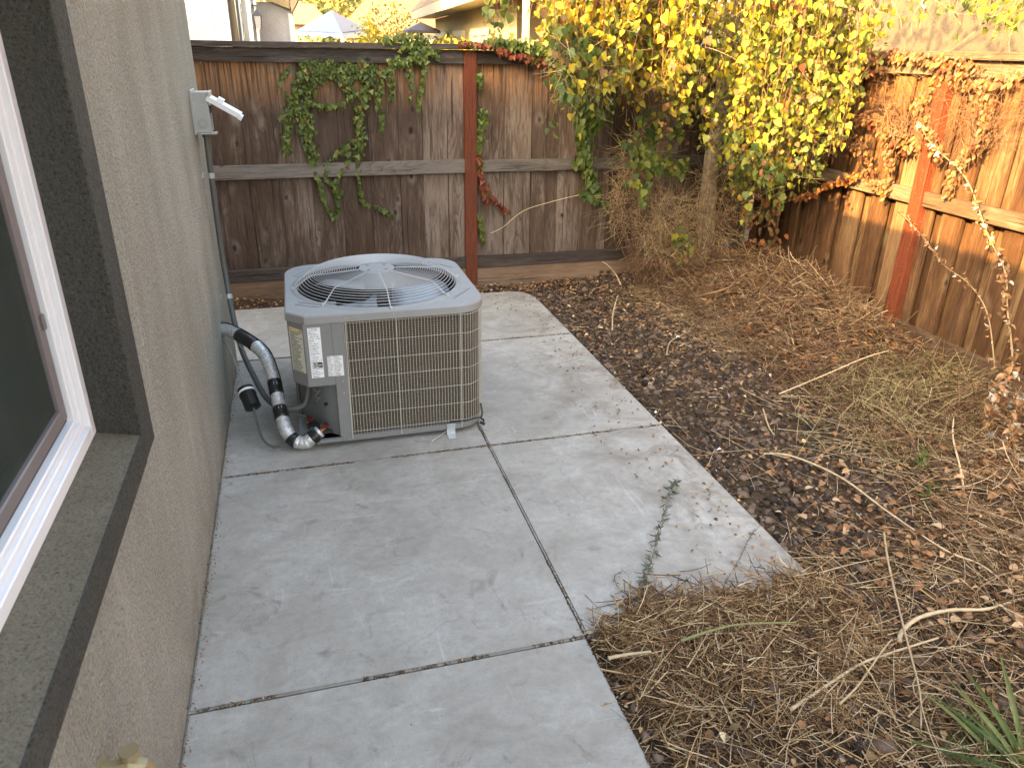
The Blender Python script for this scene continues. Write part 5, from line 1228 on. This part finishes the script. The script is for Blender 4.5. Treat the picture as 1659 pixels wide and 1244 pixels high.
# ================================================================== beyond the fences
def leafball(name, label, cat, c, rad, n, s, mats, group=None, shell=.5, trunk=None, kind='curl'):
    t = thing(name, label, cat, (c[0], c[1], 0), group); u = rv(n); u /= np.linalg.norm(u, axis=1, keepdims=True); q = rng.random((n, 1))**shell
    lump = 1+.22*np.sin(u[:, :1]*5+c[0])*np.cos(u[:, 2:]*6+c[1])
    P = np.array(c)+u*q*lump*np.array(rad); V, F, k = leaves(P, rv(n)+(0, 0, -.4), u+rv(n, .7), s*(.6+.8*rng.random(n)), kind)
    o = add('foliage', V, F, list(mats), t, mi=np.repeat(rng.integers(0, len(mats), n), k), rnd=np.repeat(rng.random(n), k)); o['kind'] = 'stuff'
    m = MB(); m.tube([(c[0], c[1], -.1), (c[0]+.05, c[1], c[2])], [.06*rad[0]+.03, .03*rad[0]+.01], 7); m.build('trunk', M_VSTEM, t); return t
def at(px_, py_, d): return un(px_, py_, 'y', d)
# white stucco house beyond the back fence, left
nh = thing('white_house', 'white stucco house with grey corner trim beyond the back fence, left', 'house', (-2.0, 12, 0))
YN = 12.0
def vx(px_, Y, py_=60): return un(px_, py_, 'y', Y)[0]
m = MB(); m.box(-9, vx(349, YN), YN, YN+6, -.1, 5.2); m.build('wall', M_STUCW, nh)
xa = vx(349, YN); xb = vx(375, YN)
m = MB(); m.box(xa+.01, xb, YN-.05, YN+.1, -.1, 5.2); m.build('corner_board', M_WTRIM, nh)
m = MB(); m.box(xb+.01, vx(386, YN), YN+.0, YN+.12, -.1, 5.2); m.build('corner_board', M_STUCB, nh)
for (a, b, m_) in ((387, 390, M_GTRIM), (391.5, 394.5, M_WTRIM), (396, 403, M_GTRIM), (404, 411, M_WTRIM), (411.5, 416, M_GTRIM), (416.5, 420.5, M_WTRIM)):
    m = MB(); y_ = YN+.08 if m_ is M_WTRIM else YN+.16; m.box(vx(a, YN), vx(b, YN), y_, y_+.2, -.1, 5.2); m.build('trim_board', m_, nh)
YM = 12.6
xc, xd = vx(419, YM), vx(474, YM)
m = MB(); m.box(xc, xd, YM, YM+5, -.1, at(440, 4, YM)[2]); m.build('side_wall', M_STUCW, nh)
m = MB(); m.box(vx(470.5, YM), vx(479, YM), YM-.05, YM+.1, -.1, at(478, 22, YM)[2]); m.build('corner_board', M_WTRIM, nh)
z1_, z2_ = at(440, 0, YM)[2], at(476, 16, YM)[2]
m = MB(); m.raw([(xc, YM-.12, z1_+.05), (vx(474, YM), YM-.12, z2_), (vx(474, YM), YM-.12, z2_+1.0), (xc, YM-.12, z1_+1.0), (xc, YM-.02, z1_+.05), (vx(474, YM), YM-.02, z2_), (vx(474, YM), YM-.02, z2_+1.0), (xc, YM-.02, z1_+1.0)], [(0, 1, 2, 3), (0, 4, 5, 1), (1, 5, 6, 2), (7, 6, 5, 4), (3, 2, 6, 7), (0, 3, 7, 4)]); m.build('gable_board', M_STUCC, nh)
e1, e2 = at(477, 24, YM), at(490, 2, YM)
m = MB(); m.prism([(vx(474.5, YM), YM-.9), (vx(480, YM)+.0, YM-.9), (vx(483, YM), YM+5), (vx(474.5, YM), YM+5)], e1[2], e1[2]+.9); 
m = MB(); x_ = vx(475, YM); V = [(x_, YM-.7, e1[2]), (x_+.20, YM-.7, e1[2]+.32), (x_+.20, YM-.7, e1[2]+.55), (x_, YM-.7, e1[2]+.55)]; V += [(p[0], YM+5, p[2]) for p in V]
m.raw(V, [(0, 1, 2, 3), (4, 7, 6, 5), (0, 4, 5, 1), (1, 5, 6, 2), (2, 6, 7, 3), (3, 7, 4, 0)]); m.build('eave', M_EAVE, nh)
m = MB(); m.raw([(-10, YM-.9, 5.21), (xa+.3, YM-.9, 5.21), (-10, YM+6, 5.21), (xa+.3, YM+6, 5.21), (-5, YM+2, 6.4)], [(0, 1, 4), (1, 3, 4), (3, 2, 4), (2, 0, 4)]); m.build('roof', M_ROOF, nh)
m = MB(); m.box(-10, -4.2, 9.0, YN-.01, -.1, 4.75); m.build('shade_block', M_STUCW, nh)  # added mass out of view, keeps the sun off the white walls
L0 = at(417, 30, YN-.1); s_ = .011*YN/12
ltn = thing('wall_lantern', 'black wall lantern on the white house beyond the fence', 'lantern', tuple(L0))
cx, cy, cz = L0; m = MB()
m.raw([(cx-.035, cy-.035, cz-.13), (cx+.035, cy-.035, cz-.13), (cx+.035, cy+.035, cz-.13), (cx-.035, cy+.035, cz-.13), (cx-.05, cy-.05, cz+.03), (cx+.05, cy-.05, cz+.03), (cx+.05, cy+.05, cz+.03), (cx-.05, cy+.05, cz+.03)], [(0, 1, 5, 4), (1, 2, 6, 5), (2, 3, 7, 6), (3, 0, 4, 7), (3, 2, 1, 0)]); m.build('glass', M_LGLS, ltn)
m = MB(); m.raw([(cx-.06, cy-.06, cz+.031), (cx+.06, cy-.06, cz+.031), (cx+.06, cy+.06, cz+.031), (cx-.06, cy+.06, cz+.031), (cx, cy, cz+.12)], [(0, 1, 4), (1, 2, 4), (2, 3, 4), (3, 0, 4), (3, 2, 1, 0)])
m.build('cap', M_LBLK, ltn)
for dx, dy in ((-1, -1), (1, -1), (1, 1), (-1, 1)):
    m = MB(); m.tube([(cx+dx*.037, cy+dy*.037, cz-.135), (cx+dx*.052, cy+dy*.052, cz+.033)], .007, 4); m.build('corner_bar', M_LBLK, ltn)
m = MB(); m.tube([(cx, cy, cz+.11), (cx, cy, cz+.15), (cx-.05, cy+.1, cz+.16), (cx-.05, cy+.2, cz+.13)], .012, 5); m.build('bracket', M_LBLK, ltn)
# blue and pale party canopy
D_ = 24.0
pk = at(537, 17, D_); cl = at(480, 50, D_); cr = at(596, 48, D_+1.0)
ct = thing('canopy_tent', 'pop up canopy with one blue slope and one pale slope beyond the back fence', 'canopy', (pk[0], pk[1], 0))
cm = at(553, 53, D_-1.2); hb = (pk[0]+.4, pk[1]+1.8, cl[2])
for (a, b, mm) in ((cl, cm, M_BLUE), (cm, cr, M_PINK), (cr, hb, M_PINK), (hb, cl, M_BLUE)):
    a, b = np.array(a), np.array(b); V = [a, b, pk, a-(0, 0, .03), b-(0, 0, .03), pk-np.array((0, 0, .03))]
    m = MB(); m.raw(V, [(0, 1, 2), (5, 4, 3), (0, 3, 4, 1), (1, 4, 5, 2), (2, 5, 3, 0)]); m.build('roof_panel', mm, ct)
    m = MB(); nseg = 8; P = [a+(b-a)*i/nseg for i in range(nseg+1)]; V = []
    for i, p in enumerate(P): V += [tuple(p), tuple(p-np.array((0, 0, .16 if i % 2 else .10)))]
    V2 = [(x_, y_+.012, z_) for x_, y_, z_ in V]; m.raw(V, [(2*i, 2*i+1, 2*i+3, 2*i+2) for i in range(nseg)]); m.raw(V2, [(2*i, 2*i+2, 2*i+3, 2*i+1) for i in range(nseg)]); m.build('valance', M_WTRIM if mm is M_PINK else M_BLUE, ct)
for p in (cl, cm, cr, hb): m = MB(); m.tube([(p[0], p[1], -.1), tuple(p)], .025, 6); m.build('leg', M_WTRIM, ct)
# cream house
A_ = at(705, 33, 19.5); EZ2 = float(A_[2])
def at_z(px_, py_, z_):
    d = CF+CR*(px_-829.5)/FPX-CU*(py_-622)/FPX; return CO+d*(z_-CO[2])/d[2]
B_ = at_z(838, 1, EZ2); C_ = at_z(960, 14, EZ2)
ch = thing('cream_house', 'cream house with windows and hipped tile roof beyond the back fence', 'house', (float(A_[0]), float(A_[1]), 0))
dv = np.array([B_[0]-A_[0], B_[1]-A_[1]]); Lh = np.linalg.norm(dv); dv /= Lh; nv = np.array([dv[1], -dv[0]])
if nv@(np.array([CO[0], CO[1]])-np.array([A_[0], A_[1]])) < 0: nv = -nv
def hp(s_, o_, z_): return (A_[0]+dv[0]*s_+nv[0]*o_, A_[1]+dv[1]*s_+nv[1]*o_, z_)
def hbox(mb, s0, s1, o0, o1, z0, z1):
    V = [hp(s_, o_, z_) for s_ in (s0, s1) for o_ in (o0, o1) for z_ in (z0, z1)]
    mb.raw(V, [(0, 1, 3, 2), (4, 6, 7, 5), (0, 4, 5, 1), (2, 3, 7, 6), (0, 2, 6, 4), (1, 5, 7, 3)])
du = np.array([C_[0]-B_[0], C_[1]-B_[1]]); Lu = np.linalg.norm(du); du /= Lu; nu = np.array([du[1], -du[0]])
fp = [(A_[0], A_[1]), (B_[0], B_[1]), (B_[0]+du[0]*(Lu+2), B_[1]+du[1]*(Lu+2)), (B_[0]+du[0]*(Lu+2)+8*dv[0]*-1, B_[1]+du[1]*(Lu+2)+8), (A_[0]+3, A_[1]+3)]
m = MB(); m.prism(fp, -.1, EZ2+.02); m.build('wall', M_STUCC, ch)
def off_(P, n_, k_): return (P[0]+n_[0]*k_, P[1]+n_[1]*k_)
a0, a1 = off_(A_, nv, .5), off_(A_, nv, .54); 
nb_ = nv+nu; nb_ = nb_/np.linalg.norm(nb_); kk = 1/max(.35, float(nb_@nv))
b0, b1 = off_(B_, nb_, .5*kk), off_(B_, nb_, .54*kk); Cx = B_[:2]+du*(Lu+2); c0, c1 = off_(Cx, nu, .5), off_(Cx, nu, .54)
a0 = (a0[0]-dv[0]*.5, a0[1]-dv[1]*.5); a1 = (a1[0]-dv[0]*.5, a1[1]-dv[1]*.5)
m = MB(); m.prism([a0, b0, b1, a1], EZ2-.01, EZ2+.16); m.build('fascia', M_CREAMT, ch); m = MB(); m.prism([b0, c0, c1, b1], EZ2-.01, EZ2+.16); m.build('fascia', M_CREAMT, ch)
m = MB(); m.raw([(*a0, EZ2+.025), (*b0, EZ2+.025), (B_[0], B_[1], EZ2+.025), (A_[0], A_[1], EZ2+.025), (*c0, EZ2+.025), (Cx[0], Cx[1], EZ2+.025)], [(0, 1, 2, 3), (1, 4, 5, 2)]); m.build('soffit', M_CREAMT, ch)
pk_ = (B_[0]+1.2, B_[1]+4.2, EZ2+2.0); pk2 = (A_[0]+3.0, A_[1]+1.5, EZ2+1.6)
m = MB(); m.raw([(*a1, EZ2+.165), (*b1, EZ2+.165), (*c1, EZ2+.165), pk_, pk2, (c1[0], c1[1]+8, EZ2+.165), (a1[0]+3, a1[1]+4, EZ2+.165)], [(0, 1, 3, 4), (1, 2, 3), (2, 5, 3), (5, 6, 4, 3), (6, 0, 4)]); m.build('roof', M_ROOF2, ch)
def s_at(px_):     # position along the wall for a pixel column
    d = CF+CR*(px_-829.5)/FPX-CU*(55-622)/FPX; A2 = np.array([[d[0], -dv[0]], [d[1], -dv[1]]]); b2 = np.array([A_[0]-CO[0], A_[1]-CO[1]]); return np.linalg.solve(A2, b2)[1]
for (a, b) in ((709, 727), (738, 754), (768, 797)):
    sa, sb = s_at(a), s_at(b); f = MB(); z0_, z1_ = 1.1, EZ2-.28; q_ = .07*(sb-sa)+.02
    for (u0, u1, w0, w1) in ((sa, sa+q_, z0_, z1_), (sb-q_, sb, z0_, z1_), (sa+q_, sb-q_, z0_, z0_+.09), (sa+q_, sb-q_, z1_-.10, z1_), ((sa+sb)/2-.03, (sa+sb)/2+.03, z0_+.09, z1_-.10)): hbox(f, u0, u1, 0.002, .06, w0, w1)
    wi = f.build('window', M_CREAMT, ch); f = MB(); hbox(f, sa+q_, (sa+sb)/2-.03, .004, .02, z0_+.09, z1_-.10); f.build('pane', M_WGLS, wi); f = MB(); hbox(f, (sa+sb)/2+.03, sb-q_, .004, .02, z0_+.09, z1_-.10); f.build('pane', M_BLIND, wi)
dq = at_z(850, 20, EZ2-.2); m = MB(); m.box(dq[0]-.03, dq[0]+.03, dq[1]-.08, dq[1]-.02, -.1, EZ2); m.build('downspout', M_CREAMT, ch)
# terracotta roofed house further back
th_ = thing('terracotta_roof_house', 'house with a broad terracotta tile roof far behind the canopy', 'house', (3, 34, 0))
a1, a2 = at(545, 52, 34), at(740, 40, 26); rz1, rz2 = at(600, -10, 38), at(760, -30, 32)
m = MB(); m.raw([tuple(a1), tuple(a2), tuple(rz2), tuple(rz1), (a1[0], a1[1], a1[2]-.25), (a2[0], a2[1], a2[2]-.25)], [(0, 1, 2, 3), (4, 5, 1, 0)]); m.raw([tuple(rz1), tuple(rz2), (rz2[0]+2, rz2[1]+6, 2.5), (rz1[0]+2, rz1[1]+6, 2.5)], [(0, 1, 2, 3)]); m.build('roof', M_ROOF, th_)
m = MB(); m.prism([(a1[0]+.3, a1[1]+.3), (a2[0]-.1, a2[1]+.4), (a2[0]+3, a2[1]+6), (a1[0]+2, a1[1]+8)], -.1, min(a1[2], a2[2])-.25); m.build('wall', M_STUCC, th_)
gh = thing('tan_house', 'low tan house glimpsed left of the canopy, far behind', 'house', (0, 40, 0))
a1, a2 = at(470, 40, 40), at(520, 36, 40)
m = MB(); m.box(a1[0], a2[0], 40, 46, -.1, a1[2]); m.build('wall', M_STUCC, gh)
m = MB(); m.raw([(a1[0]-.5, 39.5, a1[2]), (a2[0]+.5, 39.5, a1[2]), (a2[0]-.2, 43, a1[2]+1), (a1[0]+.2, 43, a1[2]+1), (a1[0]-.5, 46.5, a1[2]), (a2[0]+.5, 46.5, a1[2])], [(0, 1, 2, 3), (3, 2, 5, 4), (0, 3, 4), (1, 5, 2)]); m.build('roof', M_ROOF2, gh)
# dark canopy
dc = at(682, 36, 17); t = thing('dark_umbrella', 'dark patio canopy beside the cream house', 'canopy', (dc[0], dc[1], 0))
e_ = .34; zc = at(682, 50, 17)[2]
m = MB(); V = [(dc[0]-e_, dc[1]-e_, zc), (dc[0]+e_, dc[1]-e_, zc), (dc[0]+e_, dc[1]+e_, zc), (dc[0]-e_, dc[1]+e_, zc), (dc[0], dc[1], dc[2])]; V += [(a, b, c-.05) for a, b, c in V[:4]]
m.raw(V, [(0, 1, 4), (1, 2, 4), (2, 3, 4), (3, 0, 4), (0, 5, 6, 1), (1, 6, 7, 2), (2, 7, 8, 3), (3, 8, 5, 0), (8, 7, 6, 5)]); m.build('roof', M_DCAN, t)
m = MB(); m.tube([(dc[0], dc[1], -.1), (dc[0], dc[1], zc)], .03, 6); m.build('pole', M_DCAN, t)
# beige house beyond the right fence
bh = thing('beige_house', 'plain beige stucco house wall above the right fence', 'house', (7.2, 4, 0))
yl_ = un(1290, 50, 'x', 7.2)[1]
m = MB(); m.box(7.2, 15, -6, yl_, -.1, 5.2); m.build('wall', M_STUCB, bh)
m = MB(); m.raw([(6.6, -6.5, 5.1), (6.6, yl_+.6, 5.1), (11, yl_-3, 6.6), (11, -3, 6.6), (15.6, yl_+.6, 5.1), (15.6, -6.5, 5.1)], [(0, 3, 2, 1), (1, 2, 4), (4, 2, 3, 5), (5, 3, 0), (0, 1, 4, 5)]); m.build('roof', M_ROOF, bh)
m = MB(); m.tube(smoothpath([un(1495, 0, 'x', 7.17), un(1493, 8, 'x', 7.17), un(1499, 14, 'x', 7.17)], 5), .012, 6); m.build('cable_hook', M_CREAMT, bh)
# shrubs and trees beyond the back fence
c = at(600, 62, 13.0); leafball('yellow_bush', 'rounded bright yellow bush just beyond the back fence', 'bush', (c[0], 13, 1.22), (.50, .5, .84), 3000, .07, [L_YEL, M_BUSHY])
for i, (px_, py_, d, r1, r2, lab) in enumerate(((640, 48, 20, .9, 1.0, 'orange tan shrub between yellow bush and dark canopy'), (700, 66, 16, .4, .3, 'low pale shrub in front of the cream house corner'), (755, 62, 14, .7, .30, 'row of pale yellow shrubs under the cream house windows'))):
    c = at(px_, py_, d); leafball('far_shrub', lab, 'bush', (c[0], d, c[2]-.3), (r1, r1*.8, r2), 1500, .06, [M_TREEF, M_BUSHY] if i != 2 else [M_BUSHY, L_LIME])
c = at(515, 60, 22.0); leafball('dark_hedge', 'dark hedge in the gap under the blue canopy', 'hedge', (c[0], 26, 1.2), (2.2, .6, 1.0), 2200, .12, [M_HEDGE])
for i, (px_, py_, d, r1, r2, lab) in enumerate(((505, 5, 60, 3.0, 4.5, 'tall thin autumn tree left of the canopy peak, far off'), (575, -5, 52, 3.4, 3.8, 'autumn tree above the canopy peak, far off'), (640, -10, 58, 3.4, 3.6, 'autumn tree above the terracotta roof, far off'), (545, 20, 46, 3.8, 1.8, 'low autumn trees level with the canopy peak'), (860, -60, 30, 3, 3, 'tree behind the cream house ridge'), (430, -30, 60, 5, 5, 'autumn tree behind the white house'))):
    c = at(px_, py_, d); leafball('autumn_tree', lab, 'tree', (c[0], d, max(c[2], 1.5)), (r1, r1, r2), 1700, .26, [M_TREEF, M_HEDGE] if i % 2 else [M_TREEF], group='autumn trees beyond the houses', shell=.42)
# a vine clump on the neighbour's side where cap boards meet the birch
c = at(905, 78, 6.5); leafball('yellow_vine_clump', 'yellow and orange vine clump behind the fence cap beside the birch', 'vine', (c[0], 6.55, 1.72), (.34, .2, .24), 420, .07, [L_YEL, L_LIME, L_ORG], kind='heart')
c = un(1400, 90, 'x', 4.75); leafball('orange_vine_clump', 'brown vine clump topping the right fence near the birch', 'vine', (4.5, float(c[1]), 1.78), (.14, .3, .10), 220, .055, [L_TAN, L_ORG], kind='curl')
